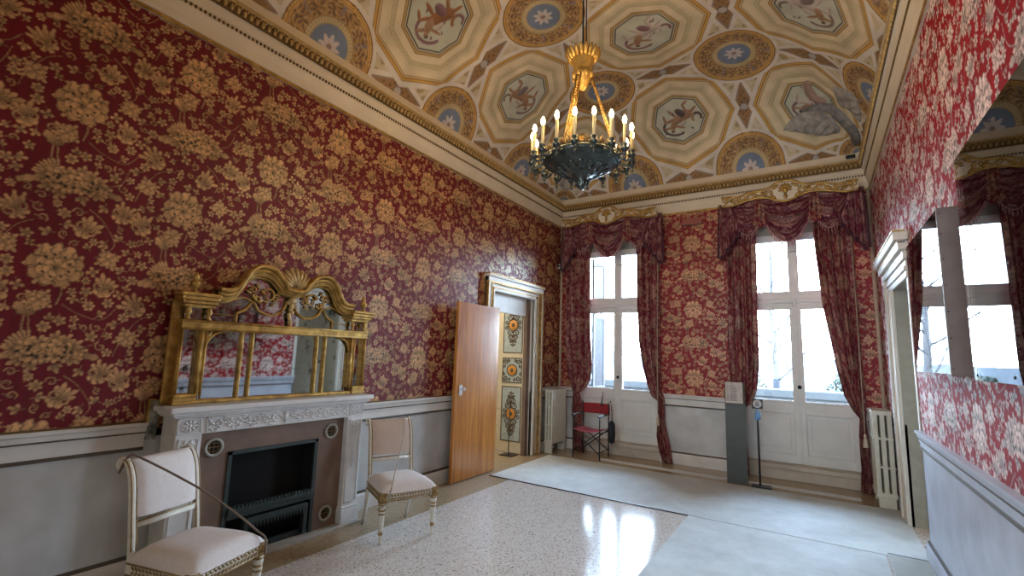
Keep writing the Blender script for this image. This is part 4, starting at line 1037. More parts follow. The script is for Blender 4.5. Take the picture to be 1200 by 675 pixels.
for s in (-1,1):
    tc = MB()
    tc.tube([(.045,s*.445,Z(1.77)),(.045,s*.445,Z(1.85))],.011,6)
    tc.tube(spline([(.045,s*.445,Z(1.85)),(.045,s*.38,Z(1.885)),(.048,s*.325,Z(1.95)),(.048,s*.27,Z(1.885)),(.048,s*.16,Z(1.855)),(.048,s*.07,Z(1.90)),(.05,s*.03,Z(1.99))],6),.011,6)
    tc.tube([(.045,s*.61,Z(1.83)),(.045,s*.445,Z(1.83))],.004,5)
    tc.tube(spline([(.045,s*.325,Z(1.95)),(.045,s*.40,Z(1.98)),(.05,s*.47,Z(1.96)),(.05,s*.56,Z(1.93))],6),.007,6)
    for (cy,cz,r,t0,dr) in ((.20,2.02,.060,.5,1),(.135,2.00,.035,2.5,-1),(.29,1.985,.03,1.0,-1),(.335,2.05,.028,0,1)):
        tc.tube([(.055,s*(cy+r*(1-.75*i/18)*cos(t0+dr*8*i/18)),Z(cz+r*(1-.75*i/18)*sin(t0+dr*8*i/18))) for i in range(19)],[.010-.0003*i for i in range(19)],6)
    for (cy,cz,a) in ((.25,2.04,.6),(.27,1.96,-.5),(.33,2.00,1.2),(.12,2.05,2.2),(.16,1.95,-1),(.37,2.03,.4),(.22,1.965,.1),(.30,2.09,.9)): leaf(tc,(.055,s*cy,Z(cz)),.026,.010,.008,s*a)
    tc.build('scrolling_tracery', M['gold'], mr); tc = MB()
    tc.lathe([(.001,.012),(.028,.010),(.034,0)],(.056,s*.64,Z(1.665)),10,'x')
    for k in range(6): leaf(tc,(.062,s*.64+.022*cos(k*1.05),Z(1.665)+.022*sin(k*1.05)),.016,.008,.006,k*1.05)
    tc.build('corner_rosette', M['gold'], mr)
cr = MB(); r=random.Random(5)
for k in range(13):
    t=k/12; cr.ball((.065,r.uniform(-.012,.012)+.035*(1-t)*sin(k*2.4),Z(2.02-.25*t)),(.014,.026*(1-.45*t),.020),7,5,Matrix.Rotation(r.uniform(-.8,.8),3,'X'))
cr.ball((.075,0,Z(2.0)),(.02,.035,.03),8,6); cr.tube([(.06,0,Z(2.04)),(.06,0,Z(1.77))],.009,6); cr.build('hanging_leaf_crest', M['gold_pale'], mr)
sh = MB()
for k in range(9):
    a=pi/2+(k-4)*.27; L=.155-.004*abs(k-4)
    pts=[(.095+.03*sin(pi*t/6),(.02+L*t/6)*cos(a)*1.05,Z(2.095)+(.02+L*t/6)*sin(a)) for t in range(7)]
    sh.tube(pts,[.007+.011*sin(pi*.5*t/6) for t in range(7)],7)
    e=pts[-1]; sh.ball(e,(.016,.019,.019),7,5)
sh.prism([(.14*cos(pi*.1+pi*.8*t/12),Z(2.09)+.15*sin(pi*.1+pi*.8*t/12)) for t in range(13)]+[(-.02,Z(2.085)),(.02,Z(2.085))],'x',.075,.095)
for s in (-1,1): sh.tube([(.11,s*(.06+.035*(1-.7*i/14)*cos(.3+6*i/14)),Z(2.085)+.035*(1-.7*i/14)*sin(.3+6*i/14)) for i in range(15)],.010,6)
sh.build('shell_crest', M['gold_pale'], mr)
for s in (-1,1):
    MB().lathe([(.026,0),(.028,.010),(.012,.020),(.010,.032),(.030,.05),(.036,.072),(.034,.085),(.018,.094),(.020,.105),(.022,.115),(.014,.14),(.003,.155)],(.075,s*.775,Z(1.97)),12).build('urn_finial', M['gold'], mr)

# ------------------------------------------------------------------ side chairs
def make_chair(label, loc, rz, fab, white, gold, grp):
    t = thing('side_chair', label, 'chair', loc, rz, grp)
    fw, bw, fx, bxk = .235, .205, .235, -.225
    rails = MB()
    def rail(p,q,th=.036,z0=.335,z1=.405):
        a=Vector((p[0],p[1],0)); b=Vector((q[0],q[1],0)); d=(b-a).normalized(); n=Vector((-d.y,d.x,0))*th/2
        rails.hexa([tuple(v)[:2]+(z,) for z in (z0,z1) for v in (a-n,b-n,b+n,a+n)])
        return a,b,d
    segs=[((fx,-fw),(fx,fw)),((bxk,-bw),(fx,-fw)),((bxk,bw),(fx,fw)),((bxk,-bw),(bxk,bw))]
    for p,q in segs: rail(p,q)
    sr = rails.build('seat_rail', white, t)
    cv = MB()
    for p,q in segs[:3]:
        a=Vector((*p,.37)); b=Vector((*q,.37)); d=(b-a).normalized(); n=Vector((d.y,-d.x,0)); 
        if n.dot((a+b)/2-Vector((0,0,.37)))<0: n=-n
        for z in (.341,.399): cv.tube([a+n*.019+Vector((0,0,z-.37)),b+n*.019+Vector((0,0,z-.37))],.005,6)
        L=(b-a).length; k=int(L/.026); ang=atan2(d.y,d.x)
        for i in range(2,k-1):
            c=a+d*(i*L/k)+n*.020
            for s in (-1,1):
                R=Matrix.Rotation(ang,3,'Z')@Matrix.Rotation(s*.6,3,'Y'); cv.ball((c.x,c.y,.37+s*.012),(.016,.005,.007),6,4,R)
    for s in (-1,1):
        cv.cbox(fx-.03,fx+.028,s*fw-.03,s*fw+.03,.328,.410,.004)
        cv.lathe([(.004,.012),(.014,.008),(.024,.002)],(fx+.026,s*fw,.37),10,'x'); cv.lathe([(.004,.012),(.014,.008),(.024,.002)],(fx,s*fw+s*.028,.37),10,'y',s)
    cv.build('gilt_carving', gold, sr)
    # cushion
    P=[]
    for i in range(23):
        v=-1+2*i/22; row=[]
        for j in range(23):
            u=-1+2*j/22; w=bw+.015+(fw+.018-bw-.015)*(v+1)/2
            e=max(abs(u),abs(v)); sq=(1-abs(u)**4)*(1-abs(v)**4)
            row.append(((fx+.025+bxk-.01)/2+v*(fx+.025-bxk+.01)/2, u*w, .40+.028*(1-e**12)+.062*sq**.55))
        P.append(row)
    cu = MB(); cu.sheet(P); cu.box(bxk,fx+.01,-bw,bw,.39,.402); cu.build('seat_cushion', fab, t)
    for s in (-1,1):
        lg=MB(); lg.lathe([(.020,.33),(.030,.325),(.030,.29),(.022,.275),(.027,.262),(.026,.24),(.012,.03),(.013,.02),(.012,0)],(fx-.003,s*(fw-.002),0),12); lo=lg.build('leg', white, t)
        for z,r in ((.318,.0325),(.272,.0285),(.245,.0295),(.085,.020),(.10,.0185)): MB().lathe([(r-.003,-.007),(r,-.004),(r,.004),(r-.003,.007)],(fx-.003,s*(fw-.002),z),12).build('gilt_ring', gold, lo)
    for s in (-1,1):
        bl=MB(); bl.tube([(bxk,s*bw,.40),(bxk-.005,s*bw,.30),(bxk-.03,s*(bw+.002),.15),(bxk-.085,s*(bw+.005),0)],[.022,.022,.018,.014],4); bl.build('leg', white, t)
    # back
    prof=[(bxk,.39),(bxk-.012,.50),(bxk-.032,.62),(bxk-.052,.74),(bxk-.075,.84),(bxk-.115,.91),(bxk-.155,.925),(bxk-.175,.90),(bxk-.160,.878)]
    sp=spline([(a,0,b) for a,b in prof],5)
    for s in (-1,1):
        st=MB(); st.tube([(p.x,s*(bw-.004),p.z) for p in sp],[.019]*len(sp),8); so=st.build('back_stile', white, t)
        g=MB()
        for o_ in (-.013,.013): g.tube([(p.x+.014,s*(bw-.004)+o_,p.z+.004) for p in sp[3:-8]],.0045,5)
        g.build('gilt_bead', gold, so)
    def at(z): return float(np.interp(z,[p.z for p in sp[:31]],[p.x for p in sp[:31]]))
    rl=MB(); rl.tube([(at(.575)+.0,-bw+.01,.575),(at(.575),bw-.01,.575)],.015,8); rl.tube([(at(.535)+.002,-bw+.01,.59),(at(.535)+.002,bw-.01,.59)],.006,6); rl.build('cross_rail', white, t)
    g=MB(); g.tube([(at(.60)+.014,-bw+.02,.60),(at(.60)+.014,bw-.02,.60)],.005,5); g.build('gilt_line', gold, t); g=MB(); g.tube([(bxk-.120,-bw,.922),(bxk-.120,bw,.922)],.009,6); g.build('top_roll', white, t)
    zs=[p for p in sp if p.z>.60]
    P=[]
    for p in zs:
        row=[]
        for j in range(17):
            u=-1+2*j/16; row.append((p.x+.016+.022*(1-u**4), u*(bw-.022), p.z+.004))
        P.append(row)
    pn=MB(); pn.sheet(P); P2=[[(p.x-.014,u*(bw-.022),p.z-.004) for u in (-1,0,1)] for p in zs]; pn.sheet(P2)
    pn.build('back_upholstery', fab, t)
    return t
chL = make_chair('white and gilt side chair with pale seat at the left end of the fireplace', (-3.085,1.50,0), radians(18), M['fabric'], M['chair_white'], M['chair_gold'], 'white and gilt side chairs by the fireplace')
chR = make_chair('white and gilt side chair with tan back right of the fireplace', (-3.235,3.25,0), radians(-23), M['fabric_tan'], M['chair_white'], M['chair_gold'], 'white and gilt side chairs by the fireplace')
for ch in chR.children:
    if ch.name.startswith('seat_cushion'): ch.data.materials[0] = M['fabric']
def chair_rope(label, loc, rz, pts, m, r):
    o = MB().tube(spline(pts,8), r, 7).build('rope', m); o.location = loc; o.rotation_euler=(0,0,rz)
    tag(o, label, 'rope', 'ropes tied across the side chairs'); return o
chair_rope('brown cord stretched across the left side chair from back corner to seat corner', (-3.085,1.50,0), radians(18), [(-.355,-.235,.86),(-.345,-.20,.945),(-.30,-.16,.935),(-.05,.03,.74),(.12,.15,.58),(.22,.215,.475),(.272,.232,.43),(.275,.235,.34)], M['rope_dark'], .0065)
chair_rope('pale cord hung over the back of the right side chair and tied to its leg', (-3.235,3.25,0), radians(-23), [(-.37,.15,.62),(-.375,.15,.90),(-.335,.14,.945),(-.26,.12,.88),(-.12,.05,.72),(.05,-.06,.56),(.20,-.14,.475),(.272,-.19,.40),(.275,-.215,.33),(.245,-.272,.29),(.20,-.24,.285),(.235,-.195,.28),(.275,-.225,.285)], M['rope'], .0055)

# ------------------------------------------------------------------ director's chair with umbrella
dc = thing('director_chair', 'black folding armchair with red canvas back and pink seat by the far left window', 'chair', (-3.125,7.36,0), 0)
w=.225
for s in (-1,1):
    for y in (-.19,.19):
        top=.66 if y<0 else .86
        MB().tube([(s*w,y,0),(s*w,y,top)],.011,8).ball((s*w,y,.012),(.015,.015,.012),8,6).build('leg', M['black'], dc)
    MB().cbox(s*w-.022,s*w+.022,-.235,.20,.655,.675,.006).build('armrest', M['black'], dc)
    MB().tube([(s*w,-.19,.40),(s*w,.19,.40)],.009).build('side_rail', M['black'], dc); MB().tube([(s*w,-.19,.12),(s*w,.19,.12)],.007).build('side_rail', M['black'], dc)
for y in (-.20,.20):
    MB().tube([(-w,y,.09),(w,y+.012,.43)],.009).build('cross_brace', M['black'], dc); MB().tube([(w,y,.09),(-w,y-.012,.43)],.009).build('cross_brace', M['black'], dc)
P=[[(-w+2*w*u,-.20+.40*v,.445-.03*sin(pi*u)) for u in np.linspace(0,1,14)] for v in np.linspace(0,1,8)]
so=MB().sheet(P).build('seat', M['pink_canvas'], dc); md=so.modifiers.new('t','SOLIDIFY'); md.thickness=.006
P=[[(-w-.012+(2*w+.024)*u,.19+.035*sin(pi*u)-.013*(1 if 0 else 0),.665+.165*v) for u in np.linspace(0,1,14)] for v in np.linspace(0,1,6)]
so=MB().sheet(P).build('canvas_back', M['red_canvas'], dc); md=so.modifiers.new('t','SOLIDIFY'); md.thickness=.02
um = thing('folded_umbrella', 'black folded umbrella hanging from the right arm post of the folding armchair', 'umbrella', (-2.815,7.47,.23))
MB().lathe([(.004,-.03),(.008,0),(.045,.02),(.058,.12),(.052,.30),(.035,.335),(.02,.35)],(0,0,.0),10).build('cloth', M['umb'], um)
MB().tube(spline([(0,0,.34),(0,.01,.45),(-.03,.05,.60),(-.055,.085,.655),(-.07,.105,.63)],6),.006,6).build('handle_strap', M['black'], um)
hk=MB(); hk.tube(spline([(-.19,.102,.56),(-.185,.10,.66),(-.17,.10,.73),(-.165,.10,.80)],5),[.014]*4+[.010]*6+[.006]*6,8); o=hk.build('small_stick', M['umb']); o.location=(-2.83,7.45,.23)  # small black stick at the chair back, separate from the umbrella
tag(o,'small black stick with pointed tip hooked on the red canvas back','stick')

# ------------------------------------------------------------------ information stand and sign post
st = thing('information_stand', 'tall dark grey metal stand with a tilted printed sheet on top', 'information stand', (-.945,7.13,0), radians(8))
MB().cbox(-.125,.125,-.03,.03,.0,1.03,.003).build('column', M['stand_grey'], st)
mb=MB(); mb.hexa([(-.125,-.055,1.035),(.125,-.055,1.035),(.125,-.035,1.025),(-.125,-.035,1.025),(-.125,.055,1.315),(.125,.055,1.315),(.125,.075,1.31),(-.125,.075,1.31)]); mb.cbox(-.125,.125,-.07,.03,1.01,1.035,.003); mb.build('tilted_tray', M['stand_grey'], st)
sh=MB(); sh.hexa([(-.115,-.0575,1.04),(.095,-.0575,1.04),(.095,-.055,1.04),(-.115,-.055,1.04),(-.115,.050,1.31),(.095,.050,1.31),(.095,.053,1.31),(-.115,.053,1.31)]); so=sh.build('printed_sheet', M['paper'], st)
ln=MB(); r=random.Random(2)
for k in range(15):
    z=1.285-k*.0155; t=(z-1.04)/.27; y=-.0585+.1075*t
    for c0,c1 in ((-.10,-.075),(-.06,.03 if k>1 else .0)): ln.box(c0,c1-r.uniform(0,.02)*(c1>0),y-.0012,y+.001,z,z+.006)
ln.build('text_lines', M['ink'], so)
sn = thing('sign_post', 'slim black post with square pictogram sign and blue bottle beside the grey stand', 'sign post', (-.68,7.13,0), radians(6))
MB().cbox(-.10,.13,-.075,.075,0,.018,.004).build('base_plate', M['black'], sn)
MB().tube([(0,.0,.015),(0,0,1.0)],.013,8).build('post', M['black'], sn)
MB().cbox(-.065,.065,-.012,.012,.985,1.115,.004).build('sign', M['black'], sn)
s2=[c for c in sn.children if c.name.startswith('sign')][0]
MB().lathe([(.001,.003),(.050,.003),(.052,0)],(0,-.012,1.05),20,'y',-1).build('white_disc', M['plastic_white'], s2)
pg=MB()
for q in ((-.022,-.010,1.035,1.08),(-.006,.004,1.03,1.088),(.010,.020,1.035,1.08),(-.022,.024,1.02,1.042)): pg.cbox(q[0],q[1],-.019,-.014,q[2],q[3],.002)
pg.build('pictogram', M['ink'], s2)
MB().lathe([(.001,0),(.034,.002),(.036,.08),(.020,.10),(.012,.115),(.012,.135)],(0.0,-.05,.85),14).cbox(-.012,.012,-.06,-.01,.90,.92,.004).build('blue_bottle', M['blue_gel'], sn)

# ------------------------------------------------------------------ floor coverings
def slab(name, x0, x1, y0, y1, h, m, label, cat, group=None):
    b=MB(); b.cbox(-(x1-x0)/2,(x1-x0)/2,-(y1-y0)/2,(y1-y0)/2,0,h,.002); o=b.build(name,m); o.location=((x0+x1)/2,(y0+y1)/2,0); return tag(o,label,cat,group)
slab('carpet', -3.70, .735, 5.365, 7.02, .007, M['carpet'], 'wide pale grey carpet across the floor in front of the windows', 'carpet', 'pale grey carpets')
slab('carpet', -1.19, .42, -.5, 5.35, .007, M['carpet'], 'pale grey carpet runner leading toward the viewer along the right side', 'carpet', 'pale grey carpets')
slab('edge_strip', -3.70, -1.19, 5.345, 5.364, .009, M['black'], 'thin dark strip along the near edge of the wide carpet', 'edge strip')
slab('edge_strip', .44, .712, 5.40, 5.425, .008, M['black'], 'short dark strip edging the grey floor plate by the right wall', 'edge strip')
slab('floor_plate', .44, .712, 3.0, 5.395, .008, M['grey_jamb'], 'grey brown floor plate at the foot of the right wall', 'floor plate')
M['paper_white'] = mat('white_matting', (.66,.67,.66), .7, var=.04)
slab('protective_sheet', -2.95, .38, 7.22, 7.36, .006, M['paper_white'], 'narrow whitish mat laid along the floor before the windows', 'mat')

# ------------------------------------------------------------------ plexiglass protection on the right wall
pb = thing('plexiglass_cover', 'clear plexiglass box on the right wall nearest the doorway, closed by a grey board', 'plexiglass cover', (XR,3.575,1.565))
MB().box(-.112,-.108,0,1.09,0,.95).build('front_sheet', M['plexi'], pb)
MB().cbox(-.114,-.001,-.022,-.002,-.01,.955,.003).build('end_board', M['board'], pb)
mb=MB()
for z in (.03,.20,.35,.50,.65,.80,.92):
    for x in (-.102,-.014): mb.lathe([(.001,.003),(.004,.003),(.004,0)],(x,-.022,z),8,'y',-1)
mb.build('screw', M['iron'], pb)
mb=MB(); mb.cbox(-.108,-.001,1.084,1.09,0,.95,.002); mb.build('far_edge', M['plexi'], pb)
pp = thing('plexiglass_sheet', 'large clear plexiglass sheet held off the right wall toward the viewer', 'plexiglass sheet', (XR,3.10,1.545))
MB().box(-.113,-.108,-2.9,0,0,1.085).build('front_sheet', M['plexi'], pp)
MB().box(-.108,-.001,-.005,0,0,1.085).build('end_sheet', M['plexi'], pp)
for i in range(6):
    for z in (.025,1.06):
        MB().lathe([(.001,.1165),(.006,.115),(.007,.113),(.004,.112),(.004,.001)],(0,-.05-i*.5,z),8,'x',-1).build('fixing_screw', M['iron'], pp)

# ------------------------------------------------------------------ chandelier
CH = (-1.60,3.52,0)
ch = thing('chandelier', 'round bronze and gilt chandelier with a ring of lit candles under the painted vault', 'chandelier', CH)
RZ = 3.25
MB().tube([(0,0,4.25),(0,0,5.52)],.008,8).tube([(.03,.0,4.2),(.03,0,5.52)],.006,8).build('suspension_rod', M['iron'], ch)
MB().lathe([(.05,5.54),(.06,5.50),(.03,5.44),(.012,5.42)],(0,0,0),12).build('ceiling_rose', M['gold'], ch)
cw=MB(); cw.lathe([(.02,4.25),(.10,4.245),(.115,4.20),(.085,4.12),(.082,4.08),(.075,4.05),(.09,4.04),(.085,4.00),(.055,3.96),(.045,3.93),(.03,3.90),(.001,3.88)],(0,0,0),20)
for k in range(20):
    a=2*pi*k/20; R=Matrix.Rotation(a,3,'Z')@Matrix.Rotation(.55,3,'Y'); cw.ball((.128*cos(a),.128*sin(a),4.205),(.018,.020,.052),7,5,R)
for k in range(8):
    a=2*pi*k/8; R=Matrix.Rotation(a,3,'Z'); cw.ball((.078*cos(a),.078*sin(a),4.02),(.022,.026,.035),7,5,R)
cw.build('crown', M['gold'], ch)
for k in range(3):
    a=2*pi*k/3+.55; m=MB()
    p0=Vector((.075*cos(a),.075*sin(a),4.02)); p1=Vector((.305*cos(a),.305*sin(a),RZ+.04))
    for o_ in (-.018,.018):
        q=Vector((-sin(a)*o_,cos(a)*o_,0)); m.tube([p0+q,p1+q*1.6],.0065,6)
    for i in range(26):
        c=p0.lerp(p1,(i+.5)/26); m.ball(c,(.011,.011,.014),6,4)
    m.build('gilt_chain', M['gold'], ch)
bw_=MB(); bw_.lathe([(.345,RZ+.02),(.360,RZ+.01),(.362,RZ-.02),(.34,RZ-.035),(.315,RZ-.048),(.31,RZ-.058),(.285,RZ-.06),(.275,RZ-.072),(.20,RZ-.105),(.12,RZ-.128),(.085,RZ-.134),(.08,RZ-.15),(.055,RZ-.165),(.055,RZ-.19),(.045,RZ-.20),(.048,RZ-.225),(.030,RZ-.255),(.001,RZ-.265)],(0,0,0),48)
bw_.lathe([(.345,RZ+.02),(.33,RZ+.015),(.20,RZ-.02),(.001,RZ-.03)],(0,0,0),32)
bw_.v=[(x*.91,y*.91,z) for x,y,z in bw_.v]
bo=bw_.build('bowl', M['bronze'], ch)
lp=MB()
for k in range(16):
    a=2*pi*k/16; R=Matrix.Rotation(a,3,'Z')@Matrix.Rotation(-.38,3,'Y'); lp.ball((.205*cos(a),.205*sin(a),RZ-.106),(.062,.036,.010),8,5,R)
for k in range(48):
    a=2*pi*k/48; lp.ball((.328*cos(a),.328*sin(a),RZ-.042),(.009,.009,.009),5,3)
for k in range(8):
    a=2*pi*k/8; lp.ball((.052*cos(a),.052*sin(a),RZ-.205),(.016,.016,.026),6,4)
lp.v=[(x*.91,y*.91,z) for x,y,z in lp.v]
lp.build('bowl_leaves', M['bronze'], bo)
cg=MB()
for k in range(30):
    a=2*pi*k/30; R=Matrix.Rotation(a,3,'Z'); cg.ball((.352*cos(a),.352*sin(a),RZ+.045),(.010,.026,.034),6,5,R); cg.ball((.355*cos(a),.355*sin(a),RZ+.072),(.010,.012,.012),5,3,R)
cg.lathe([(.33,RZ+.02),(.345,RZ+.025),(.345,RZ+.035),(.33,RZ+.035)],(0,0,0),40); cg.v=[(x*.91,y*.91,z) for x,y,z in cg.v]; cg.build('cresting', M['gold_dark'], ch)
MB().lathe([(.001,RZ+.22),(.03,RZ+.21),(.05,RZ+.17),(.11,RZ+.14),(.12,RZ+.11),(.10,RZ+.09),(.08,RZ+.04),(.04,RZ-.02)],(0,0,0),16).build('gilt_urn', M['gold'], ch)
lights=[]
NC=18
for k in range(NC):
    a=2*pi*k/NC+.12; ca,sa=cos(a),sin(a); R=.422
    ar=MB(); ar.tube(spline([(.315*ca,.315*sa,RZ-.01),(.35*ca,.35*sa,RZ-.045),(.40*ca,.40*sa,RZ-.055),(R*ca,R*sa,RZ-.03)],5),.009,6)
    ar.tube([((.375+.022*cos(t*.7))*ca,(.375+.022*cos(t*.7))*sa,RZ-.03+.022*sin(t*.7)) for t in range(9)],.006,5)
    ar.ball((R*ca,R*sa,RZ-.06),(.016,.016,.022),6,5); ao=ar.build('arm', M['bronze'], ch)
    MB().lathe([(.004,-.065),(.012,-.055),(.013,-.042),(.005,-.03),(.009,-.015)],(R*ca,R*sa,RZ-.05),8).build('pendant', M['bronze'], ao)
    MB().lathe([(.010,-.02),(.026,0),(.034,.012),(.030,.020),(.018,.024),(.024,.045),(.026,.055),(.014,.06)],(R*ca,R*sa,RZ-.035),10).build('drip_cup', M['bronze'], ao)
    cd=MB().lathe([(.0135,0),(.0135,.155),(.010,.165),(.006,.168)],(R*ca,R*sa,RZ+.02),10).build('candle', M['candle'], ch)
    MB().lathe([(.003,0),(.014,.012),(.019,.032),(.015,.054),(.005,.072),(.001,.076)],(R*ca,R*sa,RZ+.185),8).build('bulb', M['bulb'], cd)
SKY, FILL, CAND, EXPO = 38, 34, 5.2, .55
FPX = 552.784
CAMR = [(0.84312,0.53679,0.0317),(0.04774,-0.13345,0.98991),(0.5356,-0.8331,-0.13813)]
# ------------------------------------------------------------------ grey stucco relief on the vault
def inside(x, y, poly):
    r = np.zeros(x.shape,bool); n=len(poly)
    for i in range(n):
        x1,y1=poly[i]; x2,y2=poly[(i+1)%n]
        c=((y1>y)!=(y2>y)); 
        with np.errstate(divide='ignore',invalid='ignore'): r ^= c&(x<(x2-x1)*(y-y1)/(y2-y1)+x1)
    return r
def relief(name, poly, m, parent, origin, hmax=.07, n=46, ripple=0):
    pl=[(p.x,p.y) for p in spline([(a,b,0) for a,b in list(poly)+[poly[0]]],6)][:-1]
    xs=np.linspace(min(p[0] for p in pl),max(p[0] for p in pl),n); ys=np.linspace(min(p[1] for p in pl),max(p[1] for p in pl),n)
    G,Hh=np.meshgrid(xs,ys); ins=inside(G,Hh,pl); d=np.full(G.shape,9.)
    for a,b in zip(pl,pl[1:]+pl[:1]):
        vx,vy=b[0]-a[0],b[1]-a[1]; t=np.clip(((G-a[0])*vx+(Hh-a[1])*vy)/(vx*vx+vy*vy+1e-9),0,1); d=np.minimum(d,np.hypot(G-a[0]-t*vx,Hh-a[1]-t*vy))
    h=np.where(ins,hmax*np.sqrt(np.clip(d/.09,0,1)),-.02)
    if ripple: h=h*(1+.22*np.sin(G*ripple+Hh*ripple*.6))
    Gc=np.clip(G,XL+.07,XR-.07); Hc=np.clip(Hh,YS,YB-.07)
    pos=np.stack([Gc.ravel(),Hc.ravel(),(vz(Gc,Hc)-h).ravel()],1)-np.array(origin)
    k=ins[:-1,:-1]|ins[1:,:-1]|ins[:-1,1:]|ins[1:,1:]
    o=grid_object(name,n,n,pos,m,k); o.parent=parent; return o
M['stucco_pink']=mat('pinkish_stucco',(.42,.27,.22),.8,var=.2,scale=14,bump=.3,bscale=30)
M['stucco_dark']=mat('dark_stucco',(.27,.255,.24),.8,var=.3,scale=14,bump=.5,bscale=30)
ro=(.25,7.15,4.95)
rf=bpy.data.objects.new('winged_figure',None); COL.objects.link(rf); rf.location=ro; rf.parent=ceil; rf['label']='grey winged stucco figure in the right ceiling corner'
relief('left_wing',[(-.24,7.43),(-.13,7.31),(.01,7.22),(.16,7.15),(.28,7.18),(.38,7.25),(.42,7.38),(.23,7.48),(.04,7.47)],M['stucco_grey'],rf,ro,.07,46,60)
relief('body',[(-.06,7.22),(.1,7.11),(.26,7.0),(.36,6.96),(.49,7.05),(.60,7.18),(.64,7.42),(.57,7.55),(.5,7.34),(.38,7.20),(.3,7.12),(.18,7.14)],M['stucco_dark'],rf,ro,.10)
relief('right_wing',[(.33,6.62),(.46,6.50),(.54,6.52),(.60,6.71),(.61,6.98),(.5,6.88),(.40,6.90)],M['stucco_grey'],rf,ro,.06,46,60)
relief('torso',[(.03,6.75),(.1,6.69),(.13,6.82),(.19,6.91),(.28,6.95),(.2,7.03),(.1,7.01),(.04,6.90)],M['stucco_pink'],rf,ro,.05)
r2=(-3.66,7.30,4.7)
cf=bpy.data.objects.new('corner_figure',None); COL.objects.link(cf); cf.location=r2; cf.parent=ceil; cf['label']='small grey stucco figure in the left ceiling corner'
relief('figure',[(-3.74,7.24),(-3.66,7.18),(-3.60,7.26),(-3.60,7.40),(-3.64,7.50),(-3.73,7.52),(-3.76,7.40)],M['stucco_grey'],cf,r2,.05,30)
sp=thing('spotlight_socket','small black rounded fitting on the cornice lip in the right corner','fitting',(.54,YB-.075,4.455))
MB().cbox(-.055,.055,-.012,.010,-.028,.028,.012).build('fitting_body',M['black'],sp)

# ------------------------------------------------------------------ outdoors
def ground(name,x0,x1,y0,y1,z0,z1,m):
    return struct(MB().box(x0,x1,y0,y1,z0,z1).build(name,m))
ground('ground_terrace',-9,6,YB+.4,10.4,-.05,.0,M['stone'])
ground('ground_garden',-60,60,10.4,90,-.4,-.1,M['ground'])
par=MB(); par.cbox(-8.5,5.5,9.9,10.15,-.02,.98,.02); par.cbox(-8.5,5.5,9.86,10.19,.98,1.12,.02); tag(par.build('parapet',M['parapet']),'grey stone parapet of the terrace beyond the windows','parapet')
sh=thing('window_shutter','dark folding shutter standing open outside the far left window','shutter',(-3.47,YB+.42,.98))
for (z0,z1) in ((0,1.42),(1.60,2.45)):
    m=MB(); m.cbox(-.02,.02,0,.07,z0,z1,.004); m.cbox(-.02,.02,.50,.57,z0,z1,.004); m.cbox(-.02,.02,.07,.5,z0,z0+.08,.004); m.cbox(-.02,.02,.07,.5,z1-.08,z1,.004)
    k=int((z1-z0-.16)/.045)
    for i in range(k):
        z=z0+.082+i*.045; m.hexa([(-.016,.07,z),(.004,.07,z),(.004,.5,z),(-.016,.5,z),(-.004,.07,z+.05),(.016,.07,z+.05),(.016,.5,z+.05),(-.004,.5,z+.05)])
    m.build('shutter_leaf',M['shutter'],sh)
m=MB()
m.cbox(-.02,.02,.0,.05,1.40,1.62,.004); m.build('frame_post',M['shutter'],sh)
def tree(label,loc,h,seed,spread):
    r=random.Random(seed); t=thing('bare_tree',label,'tree',loc,0,'bare trees beyond the parapet'); tr=MB(); br=MB()
    tr.tube([(0,0,0),(.05,0,h*.25),(0,.03,h*.55),(.04,0,h*.85),(.0,0,h)],[.11,.09,.065,.03,.01],7)
    def grow(p,d,L,rad,dep):
        q=[Vector(p)]; d=Vector(d)
        for i in range(4):
            d=(d+Vector((r.uniform(-.25,.25),r.uniform(-.25,.25),r.uniform(-.05,.2)))).normalized(); q.append(q[-1]+d*L/4)
        br.tube(q,[rad,rad*.8,rad*.6,rad*.45,rad*.25],4)
        if dep: 
            for i in range(3 if dep>1 else 2):
                b=q[r.randint(1,4)]; nd=(d+Vector((r.uniform(-1,1),r.uniform(-1,1),r.uniform(-.3,.6)))*.9).normalized(); grow(b,nd,L*.6,rad*.5,dep-1)
    for k in range(15):
        z=h*(.22+.74*k/15); a=k*2.4; grow((0,0,z),(cos(a)*spread,sin(a)*spread,.75),h*.34*(1.15-.6*k/15),.034*(1.1-.6*k/15),2)
    tr.build('trunk',M['bark'],t); br.build('branches',M['bark'],t)
tree('tall bare tree seen through the left pane of the right-hand window',(-.95,14.5,-.1),5.2,4,1.0)
tree('leaning bare tree with drooping twigs seen through the right pane of the right-hand window',(1.3,17,-.1),4.0,9,1.3)
def shrub(label,loc,rad,hh,seed):
    r=random.Random(seed); m=MB()
    for i in range(1500):
        a=r.uniform(0,2*pi); b=r.uniform(0,1); rr=rad*sqrt(r.random()); z=hh*b; k=1-(b*.9)**2
        c=Vector((rr*cos(a)*k,rr*sin(a)*k,z)); u=Vector((r.uniform(-1,1),r.uniform(-1,1),r.uniform(-1,1))).normalized()*.05; v=u.orthogonal().normalized()*.028
        m.add([c-u,c+v,c+u,c-v],[(0,1,2,3)])
    t=thing('shrub',label,'shrub',loc,0,'shrubs beyond the parapet'); m.build('foliage',M['leafy'],t)
    MB().tube([(0,0,0),(0,0,hh*.6)],.04,6).build('stem',M['bark'],t)
shrub('low green shrub behind the parapet, left pane of the right-hand window',(-1.35,12.2,-.1),.75,1.55,1)
shrub('thin greyish shrub behind the parapet, right pane of the right-hand window',(.55,13.0,-.1),.8,1.45,2)
hz=MB(); r=random.Random(8)
pts=[(x,2.0+.8*r.random()+.6*sin(x*.13)) for x in range(-70,71,3)]
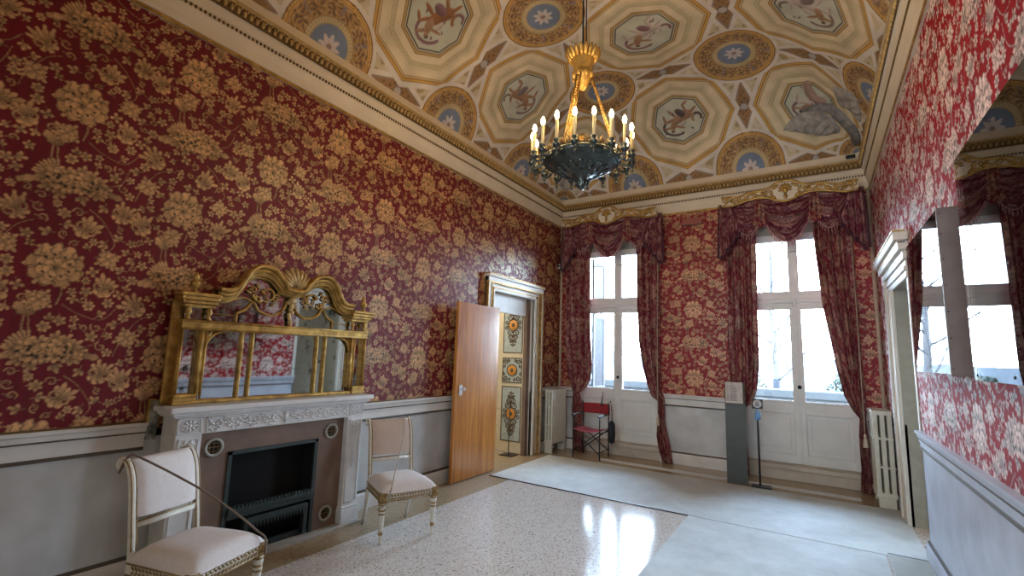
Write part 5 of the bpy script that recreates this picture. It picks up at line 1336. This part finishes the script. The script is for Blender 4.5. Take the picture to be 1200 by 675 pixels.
hz.prism([(-70,-.3)]+pts+[(70,-.3)],'y',80,81); M['haze_hill']=mat('hazy_tree_line',(.075,.082,.092),.95); struct(hz.build('hills',M['haze_hill']))

# ------------------------------------------------------------------ light
w=bpy.data.worlds.new('sky'); S.world=w; w.use_nodes=True; N=w.node_tree.nodes; L=w.node_tree.links
bg=N['Background']; tc=N.new('ShaderNodeTexCoord'); se=N.new('ShaderNodeSeparateXYZ'); L.new(tc.outputs['Generated'],se.inputs[0])
rp=N.new('ShaderNodeValToRGB'); rp.color_ramp.elements[0].position=0; rp.color_ramp.elements[0].color=(.68,.84,1,1); rp.color_ramp.elements[1].position=.7; rp.color_ramp.elements[1].color=(.44,.68,1,1)
L.new(se.outputs[2],rp.inputs[0]); L.new(rp.outputs[0],bg.inputs[0]); bg.inputs[1].default_value=SKY
def area(name,loc,rot,sx,sy,e,col,portal=False):
    l=bpy.data.lights.new(name,'AREA'); l.shape='RECTANGLE'; l.size=sx; l.size_y=sy; l.energy=e; l.color=col
    o=bpy.data.objects.new(name,l); o.location=loc; o.rotation_euler=rot; COL.objects.link(o)
    if portal: l.cycles.is_portal=True
    return o
for i,cx in enumerate((W1,W2)): area('window_portal',(cx,YB+.45,2.0),(-pi/2,0,0),1.5,3.7,1,(1,1,1),True)
fl=area('room_fill',(-.9,YF+.1,2.3),(pi/2,0,-.05),2.6,2.4,FILL,(.84,.92,1)); fl.data.spread=radians(95)
area('hall_light_left',(-5.0,5.6,3.1),(0,0,0),1.2,2.4,45,(1,.88,.7))
area('hall_light_right',(1.8,6.0,3.1),(0,0,0),1.0,2.0,16,(1,.95,.88))
for k in range(6):
    a=2*pi*k/6; l=bpy.data.lights.new('candle_light','POINT'); l.energy=CAND; l.color=(1,.66,.32); l.shadow_soft_size=.05
    o=bpy.data.objects.new('candle_light',l); o.location=(CH[0]+.40*cos(a),CH[1]+.40*sin(a),RZ+.42); COL.objects.link(o)

# ------------------------------------------------------------------ camera
cd=bpy.data.cameras.new('camera'); cam=bpy.data.objects.new('camera',cd); COL.objects.link(cam)
cd.sensor_width=36; cd.sensor_fit='HORIZONTAL'; cd.lens=36*FPX/1200; cd.clip_start=.05; cd.clip_end=300
m=Matrix.Identity(4)
for i,a in enumerate(CAMR): 
    for j in range(3): m[j][i]=a[j]
m[0][3],m[1][3],m[2][3]=0,0,1.6
cam.matrix_world=m; S.camera=cam
S.view_settings.view_transform='Standard'; S.view_settings.look='None'; S.view_settings.exposure=EXPO; S.view_settings.gamma=1.0
S.cycles.max_bounces=10; S.cycles.diffuse_bounces=5; S.cycles.glossy_bounces=5; S.cycles.transparent_max_bounces=12; S.cycles.sample_clamp_indirect=6
S.cycles.caustics_reflective=False; S.cycles.caustics_refractive=False
